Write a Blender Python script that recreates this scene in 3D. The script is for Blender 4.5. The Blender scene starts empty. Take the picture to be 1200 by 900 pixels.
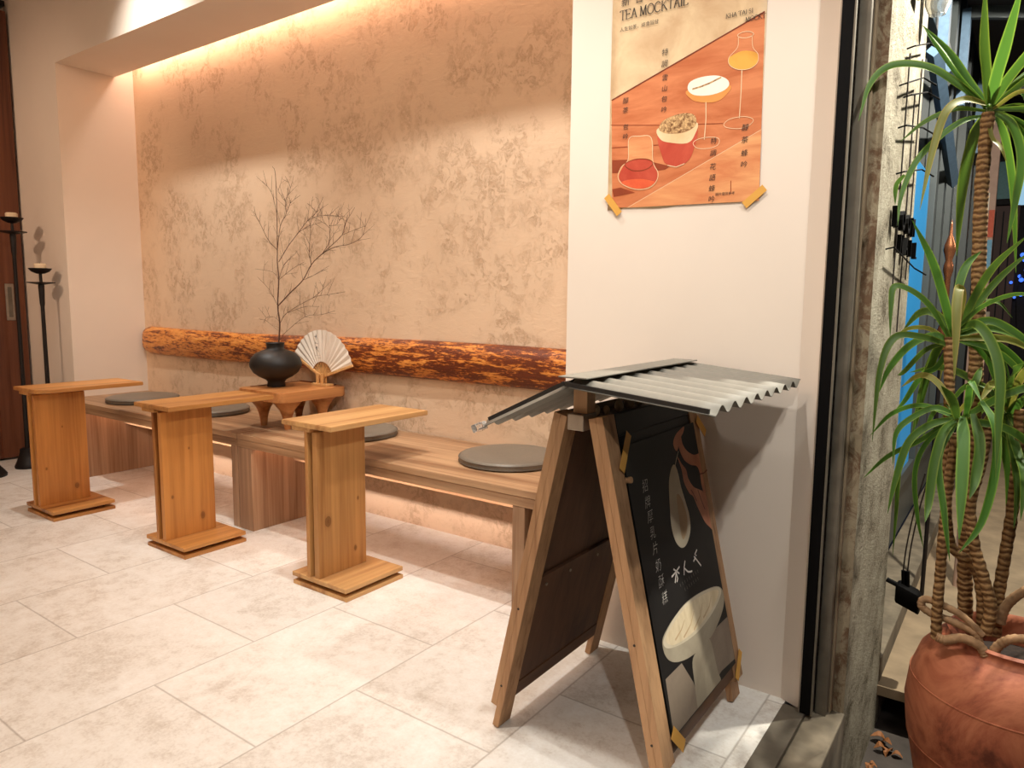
import bpy, bmesh, math, random
from math import sin, cos, pi, radians
from mathutils import Vector, Matrix
random.seed(7)
S = bpy.context.scene
COL = S.collection

# ------------------------------------------------------------------ helpers
def obj(name, bm, mats, parent=None, loc=(0, 0, 0), smooth=False, rot=None, recalc=True):
    me = bpy.data.meshes.new(name)
    if recalc:
        bmesh.ops.recalc_face_normals(bm, faces=bm.faces[:])
    bm.to_mesh(me)
    bm.free()
    if not isinstance(mats, (list, tuple)):
        mats = [mats]
    for m in mats:
        me.materials.append(m)
    if smooth:
        me.shade_smooth()
        if smooth != 'all':
            me.set_sharp_from_angle(angle=radians(smooth if isinstance(smooth, (int, float)) and smooth is not True else 40))
    o = bpy.data.objects.new(name, me)
    COL.objects.link(o)
    o.location = loc
    if rot:
        o.rotation_euler = rot
    if parent:
        o.parent = parent
    return o

def tag(o, label, cat, group=None, kind=None):
    o['label'] = label
    o['category'] = cat
    if group:
        o['group'] = group
    if kind:
        o['kind'] = kind
    return o

def thing(name, label, cat, loc=(0, 0, 0), rotz=0, group=None):
    o = bpy.data.objects.new(name, None)
    o.empty_display_size = .05
    COL.objects.link(o)
    o.location = loc
    o.rotation_euler = (0, 0, rotz)
    return tag(o, label, cat, group)

def struct(name, bm, mats, **k):
    o = obj(name, bm, mats, **k)
    o['kind'] = 'structure'
    return o

def copy_tree(o, parent=None):
    c = o.copy()
    COL.objects.link(c)
    c.parent = parent
    for ch in list(o.children):
        copy_tree(ch, c)
    return c

def box(bm, x0, x1, y0, y1, z0, z1, bevel=0, seg=2, mi=0, mat=None):
    t = bmesh.new()
    bmesh.ops.create_cube(t, size=1)
    bmesh.ops.scale(t, vec=(x1 - x0, y1 - y0, z1 - z0), verts=t.verts)
    bmesh.ops.translate(t, vec=((x0 + x1) / 2, (y0 + y1) / 2, (z0 + z1) / 2), verts=t.verts)
    if bevel:
        bmesh.ops.bevel(t, geom=t.edges[:], offset=bevel, segments=seg, affect='EDGES', profile=.5)
    if mat:
        bmesh.ops.transform(t, matrix=mat, verts=t.verts)
    for f in t.faces:
        f.material_index = mi
    add(bm, t)
    return bm

def add(bm, t):
    me = bpy.data.meshes.new('tmp')
    t.to_mesh(me)
    t.free()
    bm.from_mesh(me)
    bpy.data.meshes.remove(me)

def B(*a, **k):
    return box(bmesh.new(), *a, **k)

def lathe(bm, prof, n=32, c=(0, 0, 0), mi=0):
    rings = []
    for r, z in prof:
        if r < 1e-5:
            rings.append([bm.verts.new((c[0], c[1], c[2] + z))])
        else:
            rings.append([bm.verts.new((c[0] + r * cos(2 * pi * i / n), c[1] + r * sin(2 * pi * i / n), c[2] + z)) for i in range(n)])
    for a, b in zip(rings, rings[1:]):
        if len(a) == 1 and len(b) == 1:
            continue
        for i in range(n):
            j = (i + 1) % n
            if len(a) == 1:
                f = bm.faces.new((a[0], b[i], b[j]))
            elif len(b) == 1:
                f = bm.faces.new((a[i], a[j], b[0]))
            else:
                f = bm.faces.new((a[i], a[j], b[j], b[i]))
            f.material_index = mi
    return bm

def tube(bm, pts, radii, n=8, mi=0, bump=None):
    pts = [Vector(p) for p in pts]
    if not isinstance(radii, (list, tuple)):
        radii = [radii] * len(pts)
    rings = []
    up = Vector((0, 0, 1))
    prev = None
    for i, p in enumerate(pts):
        d = (pts[min(i + 1, len(pts) - 1)] - pts[max(i - 1, 0)]).normalized()
        if prev is None:
            a = d.cross(up)
            if a.length < .05:
                a = d.cross(Vector((0, 1, 0)))
            a.normalize()
        else:
            a = prev - d * prev.dot(d)
            a.normalize()
        prev = a
        b = d.cross(a)
        r = radii[i]
        rings.append([bm.verts.new(p + (a * cos(2 * pi * k / n) + b * sin(2 * pi * k / n)) * r) for k in range(n)])
    for a, b in zip(rings, rings[1:]):
        for k in range(n):
            f = bm.faces.new((a[k], a[(k + 1) % n], b[(k + 1) % n], b[k]))
            f.material_index = mi
    for rg in (rings[0], rings[-1]):
        f = bm.faces.new(rg)
        f.material_index = mi
    return bm

def spline(pts, n):
    """Catmull-Rom through pts, n samples per span"""
    P = [Vector(p) for p in pts]
    P = [P[0] * 2 - P[1]] + P + [P[-1] * 2 - P[-2]]
    out = []
    for i in range(1, len(P) - 2):
        for k in range(n):
            t = k / n
            p0, p1, p2, p3 = P[i - 1], P[i], P[i + 1], P[i + 2]
            out.append(.5 * ((2 * p1) + (p2 - p0) * t + (2 * p0 - 5 * p1 + 4 * p2 - p3) * t * t + (3 * p1 - p0 - 3 * p2 + p3) * t ** 3))
    out.append(P[-2])
    return out

def poly(bm, pts2, d, mi=0, ax='xz'):
    """flat polygon; d = offset towards the viewer (local -Y)"""
    vs = [bm.verts.new((u, -d, v)) for u, v in pts2]
    f = bm.faces.new(vs)
    f.material_index = mi
    f.normal_update()
    if f.normal.y > 0:
        f.normal_flip()
    return f

def ell(cx, cz, rx, rz, rot=0, n=28):
    c, s = cos(rot), sin(rot)
    return [(cx + rx * cos(2 * pi * i / n) * c - rz * sin(2 * pi * i / n) * s,
             cz + rx * cos(2 * pi * i / n) * s + rz * sin(2 * pi * i / n) * c) for i in range(n)]

def stroke(bm, pts, w, d, mi=0, taper=False):
    """flat brush stroke along 2-D pts"""
    n = len(pts)
    L, R = [], []
    for i, p in enumerate(pts):
        q0 = Vector(pts[max(i - 1, 0)])
        q1 = Vector(pts[min(i + 1, n - 1)])
        t = (q1 - q0)
        if t.length < 1e-9:
            continue
        t.normalize()
        nn = Vector((-t.y, t.x))
        ww = w * .5
        if taper:
            k = i / (n - 1)
            ww *= (1.15 - .75 * k)
        p = Vector(p)
        L.append(p + nn * ww)
        R.append(p - nn * ww)
    for i in range(len(L) - 1):
        poly(bm, [tuple(L[i]), tuple(L[i + 1]), tuple(R[i + 1]), tuple(R[i])], d, mi)

def text_polys(bm, body, size, org, d, mi=0, shear=0, rot=0, sx=1, spacing=1, thin=0):
    """printed lettering (flat), added to bm in local x,z; org = left baseline"""
    cu = bpy.data.curves.new('t', 'FONT')
    cu.body = body
    cu.size = size
    cu.shear = shear
    cu.space_character = spacing
    cu.resolution_u = 3
    cu.offset = thin
    o = bpy.data.objects.new('t', cu)
    COL.objects.link(o)
    dg = bpy.context.evaluated_depsgraph_get()
    me = bpy.data.meshes.new_from_object(o.evaluated_get(dg))
    t = bmesh.new()
    t.from_mesh(me)
    c, s = cos(rot), sin(rot)
    for v in t.verts:
        x, y = v.co.x * sx, v.co.y
        v.co = Vector((org[0] + x * c - y * s, -d, org[1] + x * s + y * c))
    for f in t.faces:
        f.material_index = mi
        f.normal_update()
        if f.normal.y > 0:
            f.normal_flip()
    bpy.data.objects.remove(o)
    bpy.data.curves.remove(cu)
    bpy.data.meshes.remove(me)
    add(bm, t)

# ------------------------------------------------------------------ materials
def lin(c):
    return tuple(((x / 255) / 12.92 if x / 255 <= .04045 else ((x / 255 + .055) / 1.055) ** 2.4) for x in c) + (1,)

class NT:
    def __init__(s, name, rough=.5, spec=.5, metal=0):
        s.m = bpy.data.materials.new(name)
        s.m.use_nodes = True
        s.t = s.m.node_tree
        s.b = s.t.nodes['Principled BSDF']
        s.b.inputs['Roughness'].default_value = rough
        s.b.inputs['Specular IOR Level'].default_value = spec
        s.b.inputs['Metallic'].default_value = metal
    def n(s, typ, **k):
        nd = s.t.nodes.new(typ)
        for a, v in k.items():
            if a.startswith('i_'):
                key = a[2:]
                key = int(key) if key.isdigit() else key.replace('_', ' ')
                nd.inputs[key].default_value = v
            else:
                setattr(nd, a, v)
        return nd
    def l(s, a, b):
        s.t.links.new(a, b)
    def coord(s, scale=(1, 1, 1), rnd=False, kind='Object', rot=(0, 0, 0)):
        tc = s.n('ShaderNodeTexCoord')
        out = tc.outputs[kind]
        if rnd:
            oi = s.n('ShaderNodeObjectInfo')
            mul = s.n('ShaderNodeMath', operation='MULTIPLY', i_1=9.0)
            s.l(oi.outputs['Random'], mul.inputs[0])
            ad = s.n('ShaderNodeVectorMath', operation='ADD')
            s.l(out, ad.inputs[0])
            s.l(mul.outputs[0], ad.inputs[1])
            out = ad.outputs[0]
        mp = s.n('ShaderNodeMapping')
        mp.inputs['Scale'].default_value = scale
        mp.inputs['Rotation'].default_value = rot
        s.l(out, mp.inputs['Vector'])
        return mp.outputs[0]
    def noise(s, vec, scale, detail=4, rough=.55, dist=0):
        nd = s.n('ShaderNodeTexNoise', i_Scale=scale, i_Detail=detail, i_Roughness=rough, i_Distortion=dist)
        s.l(vec, nd.inputs['Vector'])
        return nd.outputs['Fac']
    def ramp(s, fac, stops, interp='LINEAR'):
        r = s.n('ShaderNodeValToRGB')
        r.color_ramp.interpolation = interp
        e = r.color_ramp.elements
        while len(e) < len(stops):
            e.new(.5)
        for k, (p, c) in zip(e, stops):
            k.position = p
            k.color = c if len(c) == 4 else tuple(c) + (1,)
        s.l(fac, r.inputs[0])
        return r.outputs[0]
    def mix(s, fac, a, b, blend='MIX'):
        m = s.n('ShaderNodeMix', data_type='RGBA', blend_type=blend)
        for v, i in ((fac, 0), (a, 6), (b, 7)):
            if isinstance(v, (int, float)):
                m.inputs[i].default_value = v
            elif isinstance(v, tuple):
                m.inputs[i].default_value = v
            else:
                s.l(v, m.inputs[i])
        return m.outputs[2]
    def math(s, op, a, b=None):
        m = s.n('ShaderNodeMath', operation=op)
        for i, v in enumerate((a, b)):
            if v is None:
                continue
            if isinstance(v, (int, float)):
                m.inputs[i].default_value = v
            else:
                s.l(v, m.inputs[i])
        return m.outputs[0]
    def color(s, c):
        if isinstance(c, tuple):
            s.b.inputs['Base Color'].default_value = c
        else:
            s.l(c, s.b.inputs['Base Color'])
        return s
    def bump(s, h, strength=.3, dist=.01):
        bp = s.n('ShaderNodeBump', i_Strength=strength, i_Distance=dist)
        s.l(h, bp.inputs['Height'])
        s.l(bp.outputs[0], s.b.inputs['Normal'])
        return s

G = lambda v: (v, v, v, 1)

def plain(name, rgb, rough=.5, metal=0, spec=.5, var=.12, scale=40, bump=0):
    t = NT(name, rough, spec, metal)
    c = lin(rgb)
    v = t.coord()
    f = t.noise(v, scale, 3)
    lo = tuple(x * (1 - var) for x in c[:3]) + (1,)
    hi = tuple(min(1, x * (1 + var)) for x in c[:3]) + (1,)
    t.color(t.ramp(f, [(.3, lo), (.7, hi)]))
    if bump:
        t.bump(f, bump, .002)
    return t.m

def wood(name, light, dark, axis='z', scale=1.0, rough=.45, fine=.5, knots=(), streak=.6):
    """straight-grained timber; grain runs along the local axis"""
    t = NT(name, rough, .4)
    st = {'x': (.7, 14, 14), 'y': (14, .7, 14), 'z': (14, 14, .7)}[axis]
    v = t.coord(tuple(k * scale for k in st), rnd=True)
    a = t.noise(v, 1.0, 6, .6, .6)
    st2 = tuple(k * 6 * scale if k > 1 else k * 2.5 * scale for k in st)
    v2 = t.coord(st2, rnd=True)
    b = t.noise(v2, 1.0, 3, .6)
    m = t.math('ADD', t.math('MULTIPLY', a, 1 - fine * .5), t.math('MULTIPLY', b, fine * .5))
    L, D = lin(light), lin(dark)
    mid = tuple((x + y) / 2 for x, y in zip(L, D))
    c = t.ramp(m, [(.37, D), (.37 + .14 * streak, mid), (.60, L)])
    for ky, kz, kr in knots:
        tk = t.n('ShaderNodeTexCoord')
        sx = t.n('ShaderNodeSeparateXYZ')
        t.l(tk.outputs['Object'], sx.inputs[0])
        dy = t.math('MULTIPLY', t.math('SUBTRACT', sx.outputs[1], ky), 1.5)
        dz = t.math('SUBTRACT', sx.outputs[2], kz)
        ds = t.math('SQRT', t.math('ADD', t.math('MULTIPLY', dy, dy), t.math('MULTIPLY', dz, dz)))
        ds = t.math('ADD', ds, t.math('MULTIPLY', t.math('SUBTRACT', b, .5), kr * .9))
        k = t.ramp(t.math('DIVIDE', ds, kr * 2.2), [(.0, G(1)), (.36, G(.8)), (.46, G(.95)), (.56, G(.25)), (1.0, G(0))])
        c = t.mix(t.math('MULTIPLY', k, .7), c, lin((88, 46, 20)))
    # slow tone change from board to board
    oi = t.n('ShaderNodeObjectInfo')
    hv = t.n('ShaderNodeHueSaturation')
    vv = t.math('ADD', t.math('MULTIPLY', oi.outputs['Random'], .22), .89)
    t.l(vv, hv.inputs['Value'])
    t.l(c, hv.inputs['Color'])
    t.color(hv.outputs[0])
    t.bump(m, .12, .002)
    return t.m

# painted wall (smooth)
M_paint = plain('off_white_wall_paint', (229, 215, 200), .75, var=.02, scale=3)
M_paint_facet = M_paint
# trowelled plaster of the niche
def mk_plaster():
    t = NT('trowelled_plaster', .8, .25)
    v = t.coord()
    big = t.noise(v, 3.8, 5, .62, .4)
    patch = t.noise(t.coord((1.15, 1, 1)), 19, 9, .8, .6)
    fine = t.noise(v, 60, 5, .7)
    m = t.math('MULTIPLY', t.ramp(big, [(.44, G(0)), (.58, G(1))]), t.ramp(patch, [(.48, G(0)), (.54, G(1))]))
    grit = t.math('MULTIPLY', m, t.ramp(fine, [(.35, G(.35)), (.6, G(1))]))
    base = t.mix(t.noise(v, 1.3, 3), lin((216, 186, 156)), lin((229, 201, 171)))
    t.color(t.mix(t.math('MULTIPLY', grit, .5), base, lin((160, 122, 88))))
    ridg = t.noise(t.coord((1, 1, 2.2)), 16, 6, .6, .8)
    h = t.math('SUBTRACT', t.math('ADD', t.math('MULTIPLY', fine, .25), t.math('MULTIPLY', ridg, .45)), t.math('MULTIPLY', grit, .5))
    t.bump(h, .45, .010)
    return t.m
M_plaster = mk_plaster()

def mk_floor():
    t = NT('stone_look_floor_tile', .42, .45)
    tc = t.n('ShaderNodeTexCoord')
    sp = t.n('ShaderNodeSeparateXYZ')
    t.l(tc.outputs['Object'], sp.inputs[0])
    u = t.math('DIVIDE', t.math('ADD', sp.outputs[0], 1.366), .446)
    k = t.math('FLOOR', u)
    odd = t.math('MULTIPLY', t.math('MODULO', t.math('ADD', k, 100), 2), .5)
    w = t.math('ADD', t.math('DIVIDE', sp.outputs[1], .607), odd)
    kw = t.math('FLOOR', w)
    fu = t.math('SUBTRACT', u, k)
    fw = t.math('SUBTRACT', w, kw)
    eu = t.math('MULTIPLY', t.math('MINIMUM', fu, t.math('SUBTRACT', 1, fu)), .446)
    ew = t.math('MULTIPLY', t.math('MINIMUM', fw, t.math('SUBTRACT', 1, fw)), .607)
    e = t.math('MINIMUM', eu, ew)
    g = t.ramp(e, [(.0004, G(1)), (.0010, G(0))])
    cx = t.n('ShaderNodeCombineXYZ')
    t.l(k, cx.inputs[0]); t.l(kw, cx.inputs[1])
    wn = t.n('ShaderNodeTexWhiteNoise')
    t.l(cx.outputs[0], wn.inputs[0])
    off = t.n('ShaderNodeVectorMath', operation='MULTIPLY_ADD')
    t.l(wn.outputs['Color'], off.inputs[0])
    off.inputs[1].default_value = (9, 9, 9)
    t.l(tc.outputs['Object'], off.inputs[2])
    n1 = t.noise(off.outputs[0], 3.0, 6, .65, .3)
    n2 = t.noise(off.outputs[0], 22, 6, .7, .2)
    n3 = t.noise(off.outputs[0], 120, 3, .6)
    mm = t.math('ADD', t.math('MULTIPLY', n1, .45), t.math('ADD', t.math('MULTIPLY', n2, .35), t.math('MULTIPLY', n3, .2)))
    c = t.ramp(mm, [(.38, lin((206, 196, 184))), (.49, lin((234, 229, 221))), (.62, lin((246, 244, 239)))])
    tone = t.math('ADD', t.math('MULTIPLY', wn.outputs['Value'], .05), .96)
    hv = t.n('ShaderNodeHueSaturation')
    t.l(tone, hv.inputs['Value']); t.l(c, hv.inputs['Color'])
    t.color(t.mix(t.math('MULTIPLY', g, .55), hv.outputs[0], lin((128, 112, 96))))
    t.bump(t.math('SUBTRACT', t.math('MULTIPLY', n2, .3), g), .1, .002)
    return t.m
M_floor = mk_floor()

M_bench = wood('bench_walnut_laminate', (188, 152, 116), (132, 96, 68), 'x', 1.0, .42, .6, streak=.8)
M_bench_z = wood('bench_walnut_laminate_upright', (180, 144, 112), (128, 92, 66), 'z', .9, .45, .6, streak=.8)
M_pine_y = wood('honey_pine_lengthwise', (204, 146, 82), (136, 80, 36), 'y', .7, .42, .5, knots=())
M_pale_y = wood('pale_pine_lengthwise', (212, 168, 112), (162, 112, 66), 'y', .7, .45, .55)
M_pale_z = wood('pale_pine_upright', (204, 152, 92), (140, 90, 46), 'z', .7, .45, .55, knots=((-.09, .245, .016), (.035, .115, .009), (.05, .3, .006)))
M_pine_z = wood('honey_pine_upright', (200, 136, 70), (132, 74, 30), 'z', .65, .42, .5, knots=((.03, .115, .013), (-.098, .22, .006), (-.02, .41, .004)))
M_tray = wood('orange_hardwood', (206, 142, 86), (146, 86, 44), 'y', .8, .3, .5)
M_tray_dark = wood('dark_red_hardwood', (120, 62, 34), (70, 32, 18), 'x', .8, .3, .5)
M_sign_oak = wood('sign_oak', (188, 146, 106), (136, 96, 64), 'z', 1.2, .55, .75)
M_sign_dark = wood('sign_stained_board', (98, 66, 46), (66, 42, 30), 'z', 1.0, .5, .5)
M_sign_rail = wood('sign_stained_rail', (104, 70, 48), (66, 42, 28), 'y', 1.0, .5, .5)
M_door = wood('sliding_door_walnut', (122, 72, 46), (78, 42, 28), 'z', .8, .45, .5)
M_bamboo = wood('pale_bamboo', (226, 178, 118), (196, 142, 84), 'z', 2.0, .45, .4)

def mk_log():
    t = NT('flame_charred_log_bark', .32, .5)
    v = t.coord((.35, 1.5, 2.6))
    a = t.noise(v, 15, 9, .74, .4)
    v2 = t.coord((1.2, 3, 6))
    b = t.noise(v2, 22, 7, .75, .5)
    hz = t.n('ShaderNodeSeparateXYZ')
    tc = t.n('ShaderNodeTexCoord')
    t.l(tc.outputs['Object'], hz.inputs[0])
    # heavier bark towards the right end
    g = t.math('MULTIPLY', t.math('ADD', hz.outputs[0], 1.2), .022)
    m = t.math('ADD', t.math('ADD', t.math('MULTIPLY', a, .55), t.math('MULTIPLY', b, .45)), g)
    c = t.ramp(m, [(.40, lin((230, 164, 86))), (.505, lin((210, 130, 54))), (.53, lin((150, 74, 28))), (.555, lin((92, 38, 16))), (.66, lin((110, 48, 22)))])
    t.color(c)
    t.bump(t.math('SUBTRACT', 1, m), .5, .012)
    return t.m
M_log = mk_log()

M_black_ceramic = plain('matte_black_ceramic', (22, 19, 17), .5, var=.1, scale=60)
M_iron = plain('black_wrought_iron', (28, 22, 20), .5, metal=.3, var=.2, scale=50)
M_wax = plain('ivory_wax', (236, 214, 180), .5, var=.03)
M_paper_fan = plain('fan_paper', (240, 230, 216), .8, var=.03, scale=20)
M_ink = plain('ink', (46, 36, 30), .7, var=.05)
M_ink_soft = plain('grey_ink', (140, 122, 104), .7, var=.05)
M_leather = plain('grey_leatherette', (118, 110, 98), .42, var=.06, scale=90, bump=.1)
M_leather_dark = plain('grey_leatherette_edge', (104, 96, 86), .42, var=.06, scale=90, bump=.1)
M_roof = plain('grey_painted_sheet_metal', (124, 119, 109), .6, metal=0, spec=.3, var=.05, scale=60)
M_roof_trim = plain('black_edge_trim', (18, 16, 15), .5)
M_steel = plain('dull_steel', (160, 148, 134), .4, metal=.7, var=.1)
M_stone = plain('pale_pebble', (196, 172, 142), .7, var=.2, scale=60, bump=.3)
M_tape = NT('kraft_masking_tape', .6).color(lin((216, 160, 70))).m
M_twig = plain('dry_bark', (84, 56, 40), .7, var=.2, scale=200)
def mk_clear():
    t = NT('clear_plastic', .08)
    t.b.inputs['Transmission Weight'].default_value = .85
    t.b.inputs['Base Color'].default_value = (.95, .95, .93, 1)
    t.b.inputs['IOR'].default_value = 1.3
    return t.m
M_clear = mk_clear()

# exterior
def mk_stucco():
    t = NT('rough_grey_stucco', .9, .2)
    v = t.coord((1, 1, 1.6))
    a = t.noise(v, 75, 5, .75, .3)
    b = t.noise(v, 7, 5, .6)
    v3 = t.coord((6, 6, .5))
    s = t.noise(v3, 2.2, 4, .6)
    c = t.ramp(t.math('ADD', t.math('MULTIPLY', a, .45), t.math('MULTIPLY', b, .55)), [(.38, lin((104, 94, 76))), (.48, lin((160, 150, 130))), (.62, lin((186, 177, 156)))])
    t.color(t.mix(t.math('MULTIPLY', t.ramp(s, [(.5, G(0)), (.7, G(1))]), .3), c, lin((96, 84, 68))))
    t.bump(a, 1.0, .014)
    return t.m
M_stucco = mk_stucco()
def mk_stain():
    t = NT('water_stained_cement', .85, .25)
    v = t.coord((1, 1, .7))
    a = t.noise(v, 22, 7, .75, .6)
    b = t.noise(v, 60, 4, .6)
    t.color(t.mix(t.ramp(a, [(.44, G(0)), (.56, G(1))]), lin((146, 132, 108)), lin((104, 80, 60))))
    t.bump(b, .4, .005)
    return t.m
M_stain = mk_stain()
M_concrete = plain('worn_concrete', (112, 101, 84), .85, var=.35, scale=14, bump=.5)
M_concrete2 = plain('tan_concrete', (146, 126, 100), .85, var=.2, scale=9, bump=.4)
M_ground = plain('dark_street_cement', (70, 62, 56), .9, var=.3, scale=12, bump=.4)
M_alu = plain('grey_metal_frame', (116, 108, 95), .5, metal=.5, var=.15, scale=20)
M_blackalu = plain('black_metal_profile', (8, 7, 7), .6, var=.1, spec=.1)
M_darkframe = plain('dark_green_grey_frame', (66, 72, 72), .45, var=.1, scale=8)
M_teal = plain('teal_panel', (70, 120, 124), .5)
M_slate = plain('slate_blue_steel', (96, 122, 146), .5, metal=.2)
M_night = plain('night_black_plaster', (34, 30, 31), .9, var=.2)
M_brown = plain('dark_brown_panel', (74, 44, 36), .6, var=.15, scale=6)
M_pinkpost = plain('pale_weathered_post', (190, 156, 138), .7, var=.12, scale=10)
M_copper = plain('polished_copper', (206, 132, 92), .25, metal=.9)
M_redpaper = plain('faded_red_print', (206, 96, 70), .7)
M_bluepaper = plain('faded_blue_print', (120, 170, 200), .7)
def mk_glass_dark():
    t = NT('dark_shop_glass', .05, .5)
    t.color(lin((20, 24, 26)))
    return t.m
M_dglass = mk_glass_dark()
def emis(name, rgb, st):
    t = NT(name, .4)
    t.color(lin(rgb))
    t.b.inputs['Emission Color'].default_value = lin(rgb)
    t.b.inputs['Emission Strength'].default_value = st
    return t.m
M_blue = emis('backlit_blue_acrylic', (40, 126, 180), .4)
M_screen = emis('lit_screen', (150, 200, 232), .6)
M_bluelight = emis('blue_led', (70, 120, 255), 1.2)
M_ledstrip = emis('warm_led_strip', (255, 206, 176), 6)
M_benchled = emis('bench_led_strip', (255, 206, 176), 14)
def mk_terra():
    t = NT('weathered_terracotta', .6, .35)
    v = t.coord()
    a = t.noise(v, 6, 6, .65, .6)
    b = t.noise(v, 30, 4, .6)
    c = t.ramp(a, [(.36, lin((98, 50, 34))), (.46, lin((150, 82, 56))), (.56, lin((176, 106, 74))), (.66, lin((140, 76, 52)))])
    t.color(c)
    t.bump(b, .15, .004)
    return t.m
M_terra = mk_terra()
M_soil = plain('dark_potting_soil', (40, 28, 20), .95, var=.4, scale=80, bump=.8)
def mk_cane():
    t = NT('ringed_cane_bark', .75, .25)
    v = t.coord()
    w = t.n('ShaderNodeTexWave', wave_type='BANDS', bands_direction='Z', i_Scale=24.0, i_Distortion=4.0, i_Detail=3.0)
    w.inputs['Detail Scale'].default_value = 2.5
    t.l(v, w.inputs['Vector'])
    n = t.noise(v, 60, 4, .6)
    c = t.ramp(w.outputs['Fac'], [(.0, lin((84, 58, 34))), (.35, lin((132, 98, 60))), (.8, lin((164, 130, 86)))])
    t.color(t.mix(t.math('MULTIPLY', n, .5), c, lin((110, 74, 46))))
    t.bump(w.outputs['Fac'], .45, .004)
    return t.m
M_cane = mk_cane()
M_root = plain('grey_brown_root', (150, 116, 82), .8, var=.25, scale=60, bump=.6)
def mk_leaf(name, base, edge):
    t = NT(name, .5, .3)
    oi = t.n('ShaderNodeObjectInfo')
    uv = t.n('ShaderNodeTexCoord')
    sp = t.n('ShaderNodeSeparateXYZ')
    t.l(uv.outputs['UV'], sp.inputs[0])
    e = t.math('ABSOLUTE', t.math('SUBTRACT', sp.outputs[0], .5))
    k = t.ramp(e, [(.33, G(0)), (.5, G(1))])
    st = t.noise(t.coord((1, 1, 1), kind='UV'), 30, 3)
    c = t.mix(k, lin(base), lin(edge))
    hv = t.n('ShaderNodeHueSaturation')
    t.l(t.math('ADD', t.math('MULTIPLY', oi.outputs['Random'], .5), .7), hv.inputs['Value'])
    t.l(t.math('ADD', t.math('MULTIPLY', oi.outputs['Random'], .03), .485), hv.inputs['Hue'])
    t.l(c, hv.inputs['Color'])
    t.color(hv.outputs[0])
    tr = t.n('ShaderNodeBsdfTranslucent')
    t.l(hv.outputs[0], tr.inputs[0])
    mx = t.n('ShaderNodeMixShader', i_0=.35)
    out = t.t.nodes['Material Output']
    t.l(t.b.outputs[0], mx.inputs[1]); t.l(tr.outputs[0], mx.inputs[2])
    t.l(mx.outputs[0], out.inputs[0])
    return t.m
M_leaf = mk_leaf('dracaena_leaf', (70, 104, 36), (122, 146, 52))
M_leaf_dry = mk_leaf('dracaena_old_leaf', (128, 132, 52), (176, 160, 84))
M_dead = plain('dead_leaf', (140, 88, 46), .7, var=.3, scale=30)

# prints
def mk_print(name, a, b, scale=8, st=(1, 1, 1), rough=.55, rot=(0, 0, 0)):
    t = NT(name, rough, .35)
    f = t.noise(t.coord(st, rot=rot), scale, 5, .6, .5)
    t.color(t.ramp(f, [(.35, lin(a)), (.65, lin(b))]))
    return t.m
P_beige = mk_print('print_beige', (198, 164, 126), (222, 196, 156), 9)
P_wood = mk_print('print_tabletop', (184, 100, 58), (212, 132, 86), 5, (1, 1, 5), rot=(0, .5, 0))
P_wood2 = mk_print('print_tabletop_light', (206, 126, 80), (228, 164, 110), 5, (1, 1, 5), rot=(0, .5, 0))
P_line = mk_print('print_dark_line', (110, 44, 20), (120, 50, 24))
P_shade = mk_print('print_brown_shade', (130, 54, 26), (150, 66, 34))
P_white = mk_print('print_white', (236, 226, 206), (246, 238, 222))
P_foam = mk_print('print_foam', (228, 188, 140), (240, 210, 168))
P_crumb = mk_print('print_crumbs', (104, 60, 26), (222, 182, 128), 160)
P_red = mk_print('print_red_drink', (176, 58, 40), (200, 88, 64))
P_red2 = mk_print('print_bright_red_drink', (212, 84, 50), (228, 108, 66))
P_amber = mk_print('print_amber_drink', (196, 128, 40), (226, 168, 74))
P_orange = mk_print('print_orange_drink', (220, 132, 60), (232, 156, 84))
P_glass = mk_print('print_glass_glint', (232, 196, 156), (240, 208, 170))
P_black = mk_print('print_black', (17, 15, 15), (22, 20, 19), 6, rough=.6)
P_cream = mk_print('print_cream_cup', (196, 182, 156), (214, 200, 174), 10)
P_cream2 = mk_print('print_cream_filling', (206, 186, 150), (226, 208, 176), 30, (1, 1, .4), rot=(0, .5, 0))
P_swirl = mk_print('print_tan_swirl', (182, 152, 116), (196, 166, 130))
P_ped = mk_print('print_grey_stem', (150, 138, 118), (174, 162, 140), 8)
P_table = mk_print('print_taupe_cloth', (128, 112, 98), (150, 134, 116), 8)
P_skin = mk_print('print_skin', (170, 104, 76), (204, 140, 108), 12)
P_skin2 = mk_print('print_skin_fold', (96, 50, 36), (116, 62, 44), 12)
P_chalk = mk_print('print_white_writing', (214, 204, 194), (226, 218, 208))
P_chalk2 = mk_print('print_grey_writing', (96, 90, 84), (110, 104, 96))

# ------------------------------------------------------------------ room shell
struct('floor', B(-5.4, -.432, -2.4, 2.45, -.12, 0), M_floor)
struct('wall_back', B(-4.7, -1.0, 2.333, 2.45, 0, 2.62), M_plaster)
struct('wall_niche_end', B(-5.3, -4.527, 1.9, 2.45, 0, 3.02), M_paint)
bm = B(-4.527, -1.122, 1.9, 2.223, 2.322, 3.02)
box(bm, -4.527, -1.122, 2.223, 2.45, 2.46, 3.02)
struct('trim_soffit', bm, M_paint)
led = struct('trim_cove_light', B(-4.5, -1.14, 2.232, 2.250, 2.436, 2.458), M_ledstrip)
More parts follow.
